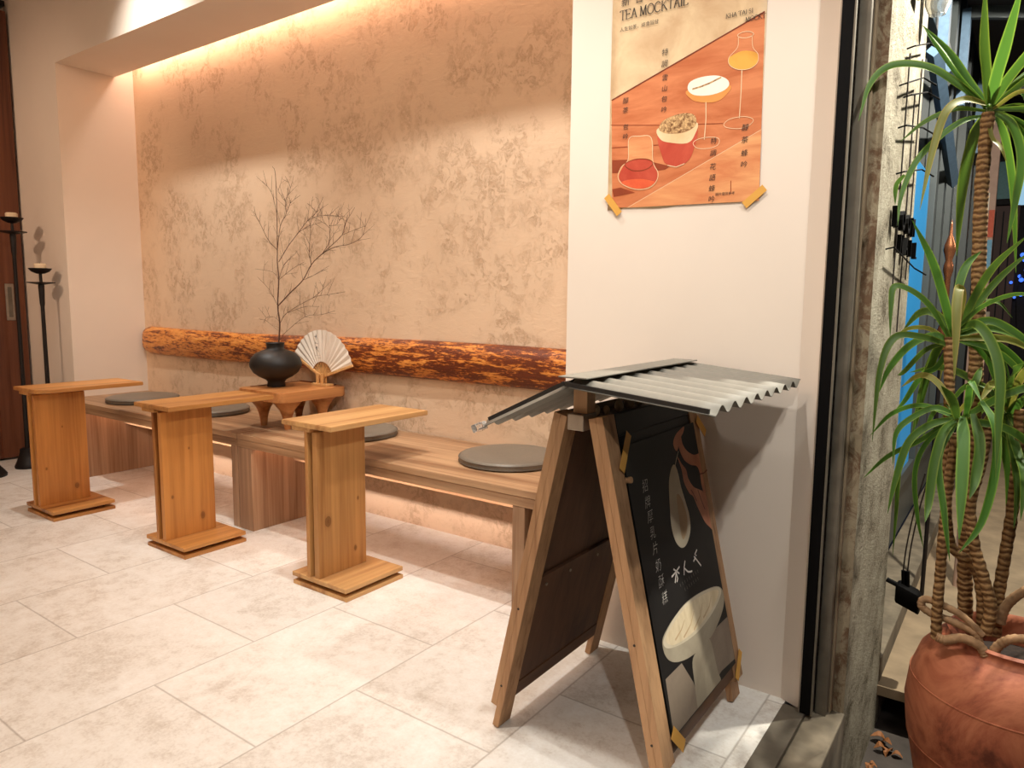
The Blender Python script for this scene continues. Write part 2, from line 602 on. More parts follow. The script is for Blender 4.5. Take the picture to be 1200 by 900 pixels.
# pillar with a slightly turned facet beside the sliding glass
bm = bmesh.new()
pts = [(-1.122, 1.85), (-.446, 1.85), (-.386, 1.822), (-.386, 2.45), (-1.122, 2.45)]
lo = [bm.verts.new((x, y, 0)) for x, y in pts]
hi = [bm.verts.new((x, y, 3.02)) for x, y in pts]
for i in range(5):
    bm.faces.new((lo[i], lo[(i + 1) % 5], hi[(i + 1) % 5], hi[i]))
bm.faces.new(lo); bm.faces.new(hi)
struct('wall_pillar', bm, M_paint)
struct('wall_left', B(-5.3, -5.17, -2.4, 1.9, 0, 3.02), M_paint)
struct('wall_front', B(-5.3, -.43, -2.5, -2.4, 0, 3.02), M_paint)
struct('ceiling', B(-5.3, -.30, -2.5, 2.45, 3.02, 3.1), M_paint)
# tall sliding door on the left wall
d = thing('door_1', 'tall dark walnut sliding door on the left wall', 'door', (-5.1, 1.28, 0))
d['kind'] = 'structure'
obj('door_panel', B(-.05, 0, -.62, .605, .015, 2.71, .003), M_door, d)
for yy in (-.3, .12, .42):
    obj('door_board_joint', B(-.001, .0015, yy, yy + .006, .02, 2.70), M_tray_dark, d)
h = obj('door_handle', B(-.002, .006, .497, .545, .87, 1.095, .004), M_steel, d)
obj('handle_recess', B(.004, .008, .510, .532, .89, 1.075, .001), M_alu, h)
obj('door_rail', B(-.05, .012, -1.2, .6, 2.735, 2.765, .003), M_iron, d)

# threshold, sliding door stile, jamb, outer pier
struct('trim_threshold', B(-.432, -.376, -2.4, 1.822, -.12, .004, .001), M_alu)
struct('trim_sill', B(-.376, -.296, -2.4, 1.885, -.36, -.006, .004), M_concrete)
st = thing('door_2', 'black edge of the opened sliding glass door against the pillar', 'door', (-.374, 1.83, 0))
st['kind'] = 'structure'
bm = B(-.014, .014, -.028, .004, .004, 3.0, .001)
obj('door_stile', bm, M_blackalu, st)
obj('door_edge_strip', B(-.0165, -.0138, -.030, -.012, .004, 3.0), M_steel, st)
obj('door_brush_strip', B(.0125, .016, -.030, -.018, .004, 3.0), M_alu, st)
struct('trim_jamb', B(-.36, -.333, 1.84, 1.9, -.01, 3.02, .002), M_alu)
struct('trim_jamb_bead', B(-.3335, -.327, 1.868, 1.9, -.01, 3.02, .002), M_concrete2)
bm = B(-.385, -.30, 1.885, 2.5, -.36, 3.02)
bm.faces.ensure_lookup_table()
for f in bm.faces:
    f.normal_update()
    if f.normal.x > .5:
        f.material_index = 1
struct('wall_outer_pier', bm, [M_stain, M_stucco])

# ------------------------------------------------------------------ benches along the niche
def bench(name, label, x0, x1, lp, rp):
    cx = (x0 + x1) / 2
    t = thing(name, label, 'bench', (cx, 2.075, 0), 0, 'wooden benches along the niche wall')
    L, R = x0 - cx, x1 - cx
    obj('seat', B(L, R, -.252, .250, .405, .43, .002), M_bench, t)
    obj('apron', B(L, R, -.251, -.221, .372, .4045, .002), M_bench, t)
    for a, b in (lp, rp):
        obj('side_panel', B(a - cx, b - cx, -.250, .245, 0, .4045 if False else .3715, .002), M_bench_z, t)
    obj('rear_rail', B(lp[1] - cx + .001, rp[0] - cx - .001, -.03, -.012, .283, .404, .001), M_bench, t)
    obj('light_strip', B(lp[1] - cx + .02, rp[0] - cx - .02, -.205, -.195, .396, .404), M_benchled, t)
    return t
bench('bench', 'long wooden bench in the left of the niche, behind the two left pedestal tables', -4.525, -2.801, (-4.32, -4.265), (-2.846, -2.802))
bench('bench', 'long wooden bench in the right of the niche, running behind the shop sign', -2.797, -1.128, (-2.796, -2.70), (-1.298, -1.25))

# ------------------------------------------------------------------ seat cushions
def cushion(x, y, label, r=.19):
    t = thing('seat_cushion', label, 'cushion', (x, y, .43), random.uniform(0, 6), 'round grey cushions on the benches')
    bm = lathe(bmesh.new(), [(0, 0), (r - .018, 0), (r - .008, .002), (r - .001, .008), (r - .001, .020), (r - .006, .027), (r - .02, .030), (r * .5, .031), (0, .0305)], 56)
    obj('pad', bm, M_leather, t, smooth=60)
    bm = bmesh.new()
    for z, rr in ((.021, .0005), (.007, .0005)):
        ring = [(r * cos(a) , r * sin(a), z) for a in [2 * pi * i / 56 for i in range(57)]]
        tube(bm, ring, .0022, 6)
    obj('piping', bm, M_leather_dark, t, smooth=60)
cushion(-4.09, 2.075, 'round grey cushion at the far left end of the bench, by the niche end wall')
cushion(-3.42, 2.085, 'round grey cushion half hidden behind the middle pedestal table')
cushion(-2.375, 2.125, 'round grey cushion half hidden behind the right pedestal table')
cushion(-1.53, 2.13, 'round grey cushion on the bench just left of the shop sign')

# ------------------------------------------------------------------ log rail on the wall
t = thing('log_rail', 'long half-log backrest with flamed orange and dark bark on the plaster wall', 'log', (-2.8, 2.333, .757))
bm = bmesh.new()
n, rings = 60, []
for i in range(n + 1):
    x = -1.70 + 3.365 * i / n
    if x > 1.672: x = 1.672
    ring = []
    for k in range(15):
        a = pi * k / 14
        wob = 1 + .05 * sin(x * 3.1 + k * .7) + .03 * sin(x * 9 + k)
        end = min(1, .72 + (x + 1.70) * 9)
        ring.append(bm.verts.new((x + (.0 if i else .0), -(.052 * wob * sin(a) ** .8) * end - .0005, .083 * cos(a) * (1 + .03 * sin(x * 2.3)) * (end * .5 + .5) + .006 * sin(x * 1.7))))
    rings.append(ring)
for a, b in zip(rings, rings[1:]):
    for k in range(14):
        bm.faces.new((a[k], a[k + 1], b[k + 1], b[k]))
    bm.faces.new((a[14], a[0], b[0], b[14]))
bm.faces.new(rings[0]); bm.faces.new(rings[-1])
obj('split_log', bm, M_log, t, smooth=50)

# ------------------------------------------------------------------ pedestal tables
def pedestal_table(label, x, y, my, mz, topw=.262, topl=.475, rounded=False, cleat=.16):
    t = thing('pedestal_table', label, 'table', (x, y, 0), 0, 'narrow pine pedestal tables in front of the benches')
    # local origin: centre of the base
    obj('base_board', B(-.142, .142, -.137, .137, 0, .015, .002), my, t)
    obj('base_spacer', B(-.11, .11, -.10, .10, .015, .030), M_tray_dark, t)
    obj('base_board', B(-.144, .141, -.139, .136, .030, .046, .002), my, t)
    obj('post_board', B(-.026, -.001, -.133, .088, .046, .570, .002), mz, t)
    obj('post_board', B(-.060, -.043, -.139, .082, .046, .570, .002), mz, t)
    obj('post_core', B(-.0435, -.0255, -.06, .07, .046, .570), M_tray_dark, t)
    obj('cleat', B(-.115, -.02, -.148, cleat, .570, .584, .0015), my, t)
    bm = bmesh.new()
    x0, x1, y0, y1 = -.165, -.165 + topw, -.152, -.152 + topl
    r = .05
    out = [(x0, y0)]
    if rounded:
        out += [(x1 - r + r * cos(a), y0 + r + r * sin(a)) for a in [-pi / 2 + pi / 2 * k / 8 for k in range(9)]]
    else:
        out += [(x1, y0)]
    out += [(x1, y1), (x0, y1)]
    lo = [bm.verts.new((a, b, .584)) for a, b in out]
    hi = [bm.verts.new((a, b, .602)) for a, b in out]
    for k in range(len(out)):
        q = (k + 1) % len(out)
        bm.faces.new((lo[k], lo[q], hi[q], hi[k]))
    bm.faces.new(lo); bm.faces.new(hi)
    bmesh.ops.bevel(bm, geom=[e for e in bm.edges if abs(e.verts[0].co.z - e.verts[1].co.z) < 1e-6], offset=.002, segments=2, affect='EDGES')
    obj('tabletop', bm, my, t, smooth=30)
    return t
pedestal_table('pine pedestal table nearest the sliding door, its top with one rounded corner', -3.672, 1.495, M_pine_y, M_pine_z, .262, .475, True, .21)
pb = pedestal_table('honey coloured pine pedestal table in the middle, reaching in front of the low tray table', -2.755, 1.595, M_pine_y, M_pine_z)
pc = copy_tree(pb); pc.location = (-1.945, 1.705, 0)
pc['label'] = 'paler pine pedestal table nearest the shop sign, rightmost of the three'
for ch in pc.children:
    m_ = {'honey_pine_lengthwise': M_pale_y, 'honey_pine_upright': M_pale_z}.get(ch.data.materials[0].name)
    if m_:
        ch.material_slots[0].link = 'OBJECT'
        ch.material_slots[0].material = m_

# ------------------------------------------------------------------ low tray table, vase, branch, fan
t = thing('tray_table', 'low orange hardwood table with trumpet legs standing on the bench', 'table', (-2.795, 2.125, .43))
bm = bmesh.new()
w, l, r, z0, z1 = .17, .188, .035, .134, .1795
prof = []
for cx, cy, a0 in ((w - r, l - r, 0), (-w + r, l - r, 90), (-w + r, -l + r, 180), (w - r, -l + r, 270)):
    for k in range(7):
        a = radians(a0 + 15 * k)
        prof.append((cx + r * cos(a), cy + r * sin(a)))
lo = [bm.verts.new((x, y, z0)) for x, y in prof]
hi = [bm.verts.new((x, y, z1)) for x, y in prof]
for i in range(len(prof)):
    j = (i + 1) % len(prof)
    bm.faces.new((lo[i], lo[j], hi[j], hi[i]))
bm.faces.new(lo); bm.faces.new(hi)
bmesh.ops.bevel(bm, geom=[e for e in bm.edges if abs(e.verts[0].co.z - e.verts[1].co.z) < 1e-6], offset=.003, segments=2, affect='EDGES')
obj('tabletop', bm, M_tray, t, smooth=30)
obj('inlay_strip', B(-.160, .10, .164, .180, .179, .184, .001), M_tray_dark, t)
obj('inlay_strip', B(-.160, -.150, -.12, .163, .179, .182, .001), M_tray_dark, t)
for sx, sy in ((1, -1), (-1, -1), (1, 1), (-1, 1)):
    bm = lathe(bmesh.new(), [(0, 0), (.014, 0), (.0155, .01), (.018, .035), (.024, .062), (.034, .088), (.056, .117), (.074, .1335), (0, .1335)], 24, (sx * .088, sy * .10, 0))
    obj('leg', bm, M_tray, t, smooth=40)

t = thing('vase', 'round matte black vase with a short neck on the low table', 'vase', (-2.868, 2.088, .6098))
bm = lathe(bmesh.new(), [(0, 0), (.038, 0), (.0395, .004), (.037, .022), (.044, .032), (.072, .046), (.097, .066), (.111, .092), (.1125, .108), (.106, .13), (.086, .153), (.058, .166), (.040, .172), (.037, .178), (.039, .196), (.042, .2),
                         (.0395, .2015), (.035, .196), (.032, .178), (.06, .158), (.09, .12), (.09, .08), (.03, .03), (0, .028)], 56)
bmesh.ops.scale(bm, vec=(1.06, 1.06, 1.03), verts=bm.verts)
obj('body', bm, M_black_ceramic, t, smooth=50)

def twig(bm, pts, r0, r1, n=6):
    q = spline(pts, 4)
    tube(bm, q, [r0 + (r1 - r0) * i / (len(q) - 1) for i in range(len(q))], n)
    return q
branch = thing('dry_branch', 'tall bare branch with fine twigs standing in the black vase', 'branch', (-2.868, 2.088, .70))
OFF = Vector((-2.868, 2.088, .70))
YB = 2.075
def rel(pts):
    return [Vector(p) - OFF for p in pts]
bm = bmesh.new()
stem = rel([(-2.8462,2.088,0.7007),(-2.8416,2.088,0.8043),(-2.8295,2.088,0.9072),(-2.8407,2.088,0.9902),(-2.8279,2.088,1.1097),(-2.8346,2.088,1.1918),(-2.8321,2.088,1.2462),(-2.8277,2.088,1.4079),(-2.8313,2.088,1.586),(-2.8516,2.088,1.6232)])
twig(bm, stem, .0042, .0008, 8)
obj('stem', bm, M_twig, branch, smooth=60)
limbs = [
 ([(-2.8362,2.088,0.9903),(-2.745,2.0817,1.0458),(-2.6387,2.0755,1.1062),(-2.5711,2.0693,1.1722),(-2.4891,2.063,1.217),(-2.3977,2.0568,1.2432),(-2.2918,2.0505,1.253),(-2.213,2.0442,1.2839),(-2.1876,2.038,1.3492)], .0026),
 ([(-2.5472,2.05,1.1709),(-2.5503,2.0433,1.2261),(-2.533,2.0367,1.2928),(-2.5184,2.03,1.3587)], .0013),
 ([(-2.4674,2.045,1.2154),(-2.4291,2.0517,1.2647),(-2.4324,2.0583,1.3318),(-2.4478,2.065,1.3831)], .0013),
 ([(-2.4614,2.04,1.2149),(-2.3566,2.06,1.2913),(-2.3597,2.08,1.3383),(-2.3192,2.1,1.4075)], .0015),
 ([(-2.3566,2.06,1.2913),(-2.2605,2.045,1.3076),(-2.1853,2.03,1.317)], .001),
 ([(-2.619,2.06,1.1056),(-2.5849,2.09,1.1272),(-2.513,2.12,1.169)], .001),
 ([(-2.8243,2.088,1.1916),(-2.762,2.096,1.2624),(-2.6948,2.104,1.3225),(-2.6449,2.112,1.369),(-2.5923,2.12,1.4058),(-2.5532,2.128,1.4686)], .0018),
 ([(-2.6832,2.095,1.3212),(-2.5859,2.075,1.3409),(-2.4753,2.055,1.3504)], .001),
 ([(-2.6299,2.1,1.367),(-2.5861,2.12,1.3882),(-2.5302,2.14,1.3912),(-2.4369,2.16,1.3792)], .001),
 ([(-2.58,2.11,1.404),(-2.6314,2.125,1.4348),(-2.6771,2.14,1.4526)], .0008),
 ([(-2.8321,2.088,1.2462),(-2.8646,2.0647,1.2909),(-2.895,2.0413,1.3714),(-2.9042,2.018,1.4188)], .0014),
 ([(-2.8321,2.088,1.2462),(-2.8188,2.098,1.3546),(-2.7861,2.108,1.4119),(-2.8042,2.118,1.4677),(-2.779,2.128,1.525),(-2.826,2.138,1.5837)], .0015),
 ([(-2.7755,2.1,1.4105),(-2.7255,2.085,1.4497),(-2.6356,2.07,1.4762)], .0009),
 ([(-2.7937,2.11,1.4661),(-2.842,2.12,1.502),(-2.8833,2.13,1.5426)], .0008),
 ([(-2.8277,2.088,1.4079),(-2.83,2.063,1.503),(-2.8589,2.038,1.5505)], .001),
 ([(-2.8279,2.088,1.1097),(-2.8248,2.113,1.1745),(-2.82,2.138,1.203)], .0011),
 ([(-2.8279,2.088,1.1097),(-2.688,2.058,1.1563),(-2.5659,2.028,1.1831)], .0011),
 ([(-2.8279,2.088,1.1097),(-2.9152,2.118,1.1485),(-3.0898,2.148,1.1665)], .001),
 ([(-2.8407,2.088,0.9902),(-2.8657,2.063,1.0635),(-2.9182,2.038,1.1227)], .001),
 ([(-2.8249,2.088,0.912),(-2.7913,2.103,0.9587),(-2.623,2.118,1.0289),(-2.5456,2.133,1.0428),(-2.4442,2.148,1.0565)], .0014),
 ([(-2.6069,2.105,1.0289),(-2.5568,2.115,1.0645),(-2.5614,2.125,1.0911)], .0008),
 ([(-2.7674,2.085,0.9593),(-2.6068,2.06,0.989),(-2.482,2.035,0.9908)], .001),
 ([(-2.8284,2.088,0.8329),(-2.759,2.0705,0.873),(-2.5995,2.053,0.9452),(-2.4706,2.0355,0.9568),(-2.3599,2.018,0.9759)], .0012),
 ([(-2.8291,2.088,0.9165),(-2.8853,2.0947,0.9383),(-2.9484,2.1013,0.9321),(-2.9699,2.108,0.9076)], .0007),
 ([(-2.4251,2.05,1.3307),(-2.3922,2.065,1.3386),(-2.3836,2.08,1.3725)], .0008),
 ([(-2.4228,2.05,1.3223),(-2.4445,2.035,1.3551),(-2.4377,2.02,1.3984)], .0008),
]
rb = random.Random(3)
for pts, r in limbs:
    bm = bmesh.new()
    q = twig(bm, rel(pts), r, .0006)
    # fine side shoots
    for k in range(2, len(q) - 1, 2):
        d = (q[k + 1] - q[k]).normalized()
        for s in ((-1, 1) if rb.random() < .3 else (rb.choice((-1, 1)),)):
            ang = s * rb.uniform(.5, 1.0)
            dd = Vector((d.x * cos(ang) - d.z * sin(ang), d.y + rb.uniform(-.5, .5), d.x * sin(ang) + d.z * cos(ang))) + Vector((0, 0, .35))
            dd.normalize()
            ln = rb.uniform(.03, .085)
            p1 = q[k] + dd * ln * .5 + Vector((0, 0, .004))
            p2 = q[k] + dd * ln + Vector((rb.uniform(-.006, .006), 0, .01))
            tube(bm, [q[k], p1, p2], [.0008, .0006, .0004], 5)
            if rb.random() < .5:
                tube(bm, [p1, p1 + Vector((dd.x * .3 - dd.z * .6 * s, dd.y, dd.z * .6 + dd.x * .3 * s)).normalized() * ln * .45], [.0005, .0004], 5)
    obj('twig', bm, M_twig, branch, smooth=60)

# folding fan on its stand
FX, FY, FZ = -2.72, 2.24, .6098
t = thing('fan_stand', 'small pale wooden stand holding the paper fan on the low table', 'stand', (FX, FY, FZ))
obj('base', B(-.055, .055, -.022, .022, 0, .012, .002), M_bamboo, t)
for x in (-.021, .012):
    obj('prong', B(x - .008, x + .008, -.016, -.006, .012, .062, .003), M_bamboo, t)
    obj('prong', B(x - .007, x + .007, .006, .014, .012, .05, .003), M_bamboo, t)
FZ2 = FZ + .042
fan = thing('folding_fan', 'open white paper folding fan with brush writing, beside the black vase', 'fan', (FX - .002, FY, FZ2))
Rf, ri = .226, .074
a0, a1, NP = radians(-64), radians(72), 30
bm = bmesh.new()
vi, vo = [], []
for k in range(NP + 1):
    a = a0 + (a1 - a0) * k / NP
    y = -.003 if k % 2 else .003
    vi.append(bm.verts.new((ri * sin(a), y * .5, ri * cos(a))))
    vo.append(bm.verts.new((Rf * sin(a), y, Rf * cos(a))))
for k in range(NP):
    bm.faces.new((vi[k], vi[k + 1], vo[k + 1], vo[k]))
leafp = obj('paper_leaf', bm, M_paper_fan, fan)
so = leafp.modifiers.new('s', 'SOLIDIFY'); so.thickness = .0006
for k in range(1, NP, 2):
    a = a0 + (a1 - a0) * k / NP
    m = Matrix.Rotation(a, 4, 'Y')
    obj('rib', B(-.0022, .0022, .0032, .0046, -.012, ri + .06, mat=m), M_bamboo, fan)
for a in (a0 - .012, a1 + .012):
    m = Matrix.Rotation(a, 4, 'Y')
    obj('guard_stick', B(-.006, .006, -.0048, .0048, -.014, Rf + .001, .0015, mat=m), M_bamboo, fan)
bm = bmesh.new()
dd = .0042
def fs(pts, w=.0028):
    stroke(bm, [(x * 1.08, z * 1.08) for x, z in pts], w, dd, 0, True)
# the three characters
fs([(-.040, .178), (-.022, .184)]); fs([(-.030, .190), (-.029, .180)]); fs([(-.029, .180), (-.026, .170), (-.030, .163)]); fs([(-.030, .180), (-.036, .170)])
fs([(-.033, .155), (-.036, .146), (-.030, .150), (-.023, .146), (-.015, .148)])
fs([(-.034, .126), (-.024, .134), (-.020, .128), (-.030, .122)]); fs([(-.030, .134), (-.028, .124), (-.012, .112)]); fs([(-.026, .136), (-.028, .128)])
for i in range(9):
    stroke(bm, [(-.040 + i * .0045, .104), (-.038 + i * .0045, .101)], .0012, dd, 1)
for i in range(6):
    stroke(bm, [(-.020 + i * .0038, .093), (-.018 + i * .0038, .090)], .0018, dd, 1)
obj('brush_writing', bm, [M_ink, M_ink_soft], fan)

# ------------------------------------------------------------------ candle stands
def candle_stand(x, y, hd, label):
    t = thing('candle_stand', label, 'candle stand', (x, y, 0), 0, 'black iron candle stands by the sliding door')
    obj('base', lathe(bmesh.new(), [(0, 0), (.07, 0), (.072, .012), (.064, .03), (.052, .06), (.04, .1), (.042, .112), (.032, .118), (0, .12)], 28), M_iron, t, smooth=40)
    obj('stem', lathe(bmesh.new(), [(0, .118), (.014, .118), (.012, .4), (.010, hd - .22), (.013, hd - .2), (.016, hd - .1), (.014, hd - .085), (.008, hd - .08), (.008, hd - .005), (0, hd - .005)], 16), M_iron, t, smooth=40)
    obj('drip_plate', lathe(bmesh.new(), [(0, hd - .092), (.02, hd - .092), (.07, hd - .082), (.072, hd - .078), (.02, hd - .084), (0, hd - .084)], 28), M_iron, t, smooth=40)
    obj('dish', lathe(bmesh.new(), [(0, hd - .03), (.02, hd - .03), (.045, hd - .018), (.06, hd), (.056, hd + .001), (.04, hd - .012), (0, hd - .016)], 28), M_iron, t, smooth=40)
    c = tag(obj('candle', lathe(bmesh.new(), [(0, 0), (.03, 0), (.031, .038), (.026, .043), (.012, .040), (0, .041)], 20), M_wax, None, (x, y, hd - .0155), smooth=40),
            'short ivory candle on the ' + ('taller' if hd > 1.3 else 'shorter') + ' black candle stand', 'candle')
    obj('wick', lathe(bmesh.new(), [(0, .04), (.001, .04), (.001, .049), (0, .05)], 6), M_ink, c)
candle_stand(-4.806, 1.735, 1.47, 'taller black iron candle stand in front of the sliding door edge')
candle_stand(-4.637, 1.80, 1.18, 'shorter black iron candle stand against the wall beside the sliding door')
# third stand: only its foot reaches into the picture
t = thing('candle_stand', 'black flared iron stand foot on the floor at the left edge of the picture', 'candle stand', (-4.72, 1.50, 0), 0, 'black iron candle stands by the sliding door')
obj('base', lathe(bmesh.new(), [(0, 0), (.088, 0), (.09, .012), (.078, .03), (.055, .06), (.04, .1), (.042, .112), (.03, .118), (0, .12)], 28), M_iron, t, smooth=40)
obj('stem', lathe(bmesh.new(), [(0, .118), (.014, .118), (.012, .5), (.011, 1.5), (0, 1.5)], 16), M_iron, t, smooth=40)

# ------------------------------------------------------------------ poster on the pillar
po = thing('wall_poster', 'large drinks poster taped to the white pillar, four glasses on a wooden table', 'poster', (-.78, 1.849, 1.285))
W0, W1, H = -.2125, .2105, .60
bm = bmesh.new()
nx, nz = 16, 18
g = [[bm.verts.new((W0 + (W1 - W0) * i / nx, -.0008 - .0004 * (1 + sin(i * .9 + j * .5)) * (abs(i - nx / 2) / nx) , H * j / nz + .003 * sin(i * .8) * (1 if j == 0 else 0))) for i in range(nx + 1)] for j in range(nz + 1)]
for j in range(nz):
    for i in range(nx):
        bm.faces.new((g[j][i], g[j][i + 1], g[j + 1][i + 1], g[j + 1][i]))
pp = obj('paper', bm, P_beige, po, smooth='all')
so = pp.modifiers.new('s', 'SOLIDIFY'); so.thickness = .0004
MATS = [P_wood, P_wood2, P_line, P_shade, P_white, P_foam, P_crumb, P_red, P_red2, P_amber, P_orange, P_glass, M_ink]
bm = bmesh.new()
D = .0024
def rnd(pts, n=5):
    P = [Vector((x, 0, z)) for x, z in pts]
    out = []
    for i in range(len(P)):
        p0, p1, p2, p3 = P[i - 1], P[i], P[(i + 1) % len(P)], P[(i + 2) % len(P)]
        for k in range(n):
            t_ = k / n
            c = .5 * (2 * p1 + (p2 - p0) * t_ + (2 * p0 - 5 * p1 + 4 * p2 - p3) * t_ * t_ + (3 * p1 - p0 - 3 * p2 + p3) * t_ ** 3)
            out.append((c.x, c.z))
    return out
def pz(pts, layer, mi):
    poly(bm, rnd(pts) if layer >= 2 else pts, D + layer * .00022, mi)
pz([(-0.2075,0.301),(0.2064,0.4488),(0.2148,-0.0028),(-0.1972,0.0058)], 0, 0)
pz([(-0.149,0.0038),(0.2137,-0.0027),(0.2123,0.1702)], 1, 1)
def pz0(pts, layer, mi):
    poly(bm, pts, D + layer * .00022, mi)
def ln(pts, w, mi, layer=2):
    if len(pts) > 5 and pts[0] != pts[-1]:
        pts = [(p.x, p.z) for p in spline([(x, 0, z) for x, z in pts], 4)]
    elif len(pts) > 5:
        pts = rnd(pts[:-1]); pts = pts + pts[:1]
    stroke(bm, pts, w, D + layer * .00022, mi)
ln([(-0.2075,0.301),(0.2064,0.4488)], .0035, 2)
ln([(-0.2068,0.234),(-0.0497,0.2139),(0.1142,0.1972)], .0018, 3)
ln([(-0.2036,0.1721),(-0.0551,0.1635)], .002, 3)
ln([(-0.149,0.0038),(0.2123,0.1702)], .0012, 11)
ln([(0.1408,0.0525),(0.1423,0.0204)], .002, 3)
pz0([(-0.2012,0.138),(-0.1118,0.1312),(-0.0259,0.1047),(-0.0403,0.0971),(-0.1105,0.0945),(-0.2001,0.1027)], 2, 3)
pz0([(-0.1988,0.0579),(-0.172,0.0605),(-0.1268,0.043),(-0.1927,0.0362)], 2, 3)
# tulip glass with red drink
pz([(-0.1473,0.1899),(-0.0833,0.1869),(-0.0759,0.1208),(-0.0598,0.0899),(-0.0664,0.0656),(-0.0886,0.0515),(-0.1271,0.0523),(-0.167,0.0694),(-0.181,0.0916),(-0.1712,0.1164),(-0.1507,0.1352)], 3, 1)
ln([(-0.1499,0.1902),(-0.1164,0.1931),(-0.0833,0.1846),(-0.0759,0.1208),(-0.0598,0.0899),(-0.0664,0.0656),(-0.0886,0.0515),(-0.1271,0.0523),(-0.167,0.0694),(-0.181,0.0916),(-0.1712,0.1164),(-0.1507,0.1352),(-0.1499,0.1902)], .0016, 11, 5)
pz([(-0.1608,0.1223),(-0.1298,0.133),(-0.0913,0.1291),(-0.0758,0.1163),(-0.0623,0.0902),(-0.0665,0.0679),(-0.0912,0.054),(-0.1272,0.0546),(-0.1644,0.0715),(-0.1783,0.0914)], 4, 7)
pz([(-0.1698,0.0743),(-0.1489,0.0795),(-0.1099,0.0785),(-0.0792,0.0713),(-0.0689,0.0658),(-0.0912,0.054),(-0.1272,0.0546),(-0.159,0.0664)], 5, 8)
ln([(-0.1608,0.1223),(-0.1298,0.133),(-0.0913,0.1291),(-0.0758,0.1163),(-0.098,0.1025),(-0.1366,0.1038),(-0.1608,0.1223)], .002, 3, 6)
# tumbler topped with crumble
pz([(-0.0616,0.2043),(-0.0489,0.1293),(-0.0309,0.1074),(-0.0088,0.1008),(0.0148,0.1073),(0.0351,0.1315),(0.0415,0.2001)], 3, 7)
pz([(-0.0618,0.2088),(0.041,0.211),(0.0379,0.1746),(0.0198,0.1594),(-0.0185,0.1638),(-0.0556,0.1769)], 4, 5)
pz([(-0.0618,0.2088),(-0.0501,0.225),(-0.0213,0.2344),(0.0096,0.2368),(0.0356,0.2289),(0.0435,0.2085),(0.0324,0.1948),(0.0045,0.1874),(-0.0317,0.1896),(-0.0539,0.1967)], 5, 6)
ln([(-0.0334,0.1076),(-0.0088,0.1008),(0.0148,0.1073)], .002, 11, 5)
# coupe
pz([(0.0166,0.294),(0.0246,0.2713),(0.0482,0.2593),(0.0894,0.2533),(0.1156,0.2641),(0.1254,0.2897)], 3, 10)
pz([(0.0166,0.294),(0.0205,0.3127),(0.0502,0.3206),(0.0909,0.3181),(0.1181,0.3054),(0.1254,0.2897),(0.1105,0.2774),(0.075,0.2723),(0.0359,0.2782)], 4, 4)
ln([(0.0283,0.2943),(0.0512,0.2971),(0.0737,0.302),(0.1045,0.3117)], .004, 6, 5)
ln([(0.0666,0.2566),(0.0685,0.2138),(0.0662,0.1627)], .0022, 11, 4)
ln([(0.0363,0.1575),(0.0522,0.1665),(0.0842,0.167),(0.1048,0.1603),(0.1032,0.1456),(0.0809,0.1395),(0.0486,0.1431),(0.0363,0.1575)], .0014, 11, 4)
# tall tulip glass
pz([(0.1437,0.4055),(0.1777,0.4028),(0.1814,0.37),(0.1948,0.3514),(0.1938,0.3314),(0.1754,0.3204),(0.1476,0.3231),(0.1253,0.3372),(0.1202,0.3525),(0.1389,0.3697)], 3, 0)
pz([(0.1286,0.3593),(0.1584,0.3661),(0.1926,0.3538),(0.1938,0.3314),(0.1754,0.3204),(0.1476,0.3231),(0.1253,0.3372),(0.1202,0.3525)], 4, 9)
ln([(0.1415,0.4059),(0.1498,0.4103),(0.1626,0.4108),(0.1754,0.4073),(0.1819,0.401),(0.1738,0.3966),(0.1612,0.396),(0.1482,0.3995),(0.1415,0.4059)], .0015, 11, 5)
ln([(0.1438,0.4034),(0.1429,0.3771),(0.1222,0.3563),(0.1253,0.3372),(0.1476,0.3231),(0.1754,0.3204),(0.1938,0.3314),(0.1948,0.3514),(0.1814,0.37),(0.1779,0.3988)], .0012, 11, 5)
ln([(0.1564,0.3196),(0.1569,0.2641),(0.1555,0.2043)], .002, 11, 4)
ln([(0.1166,0.1948),(0.1315,0.2054),(0.1661,0.2071),(0.19,0.1977),(0.1842,0.1861),(0.1588,0.179),(0.1258,0.1852),(0.1166,0.1948)], .0014, 11, 4)
obj('printed_picture', bm, MATS, po)
# lettering
bm = bmesh.new()
DT = D + .0016
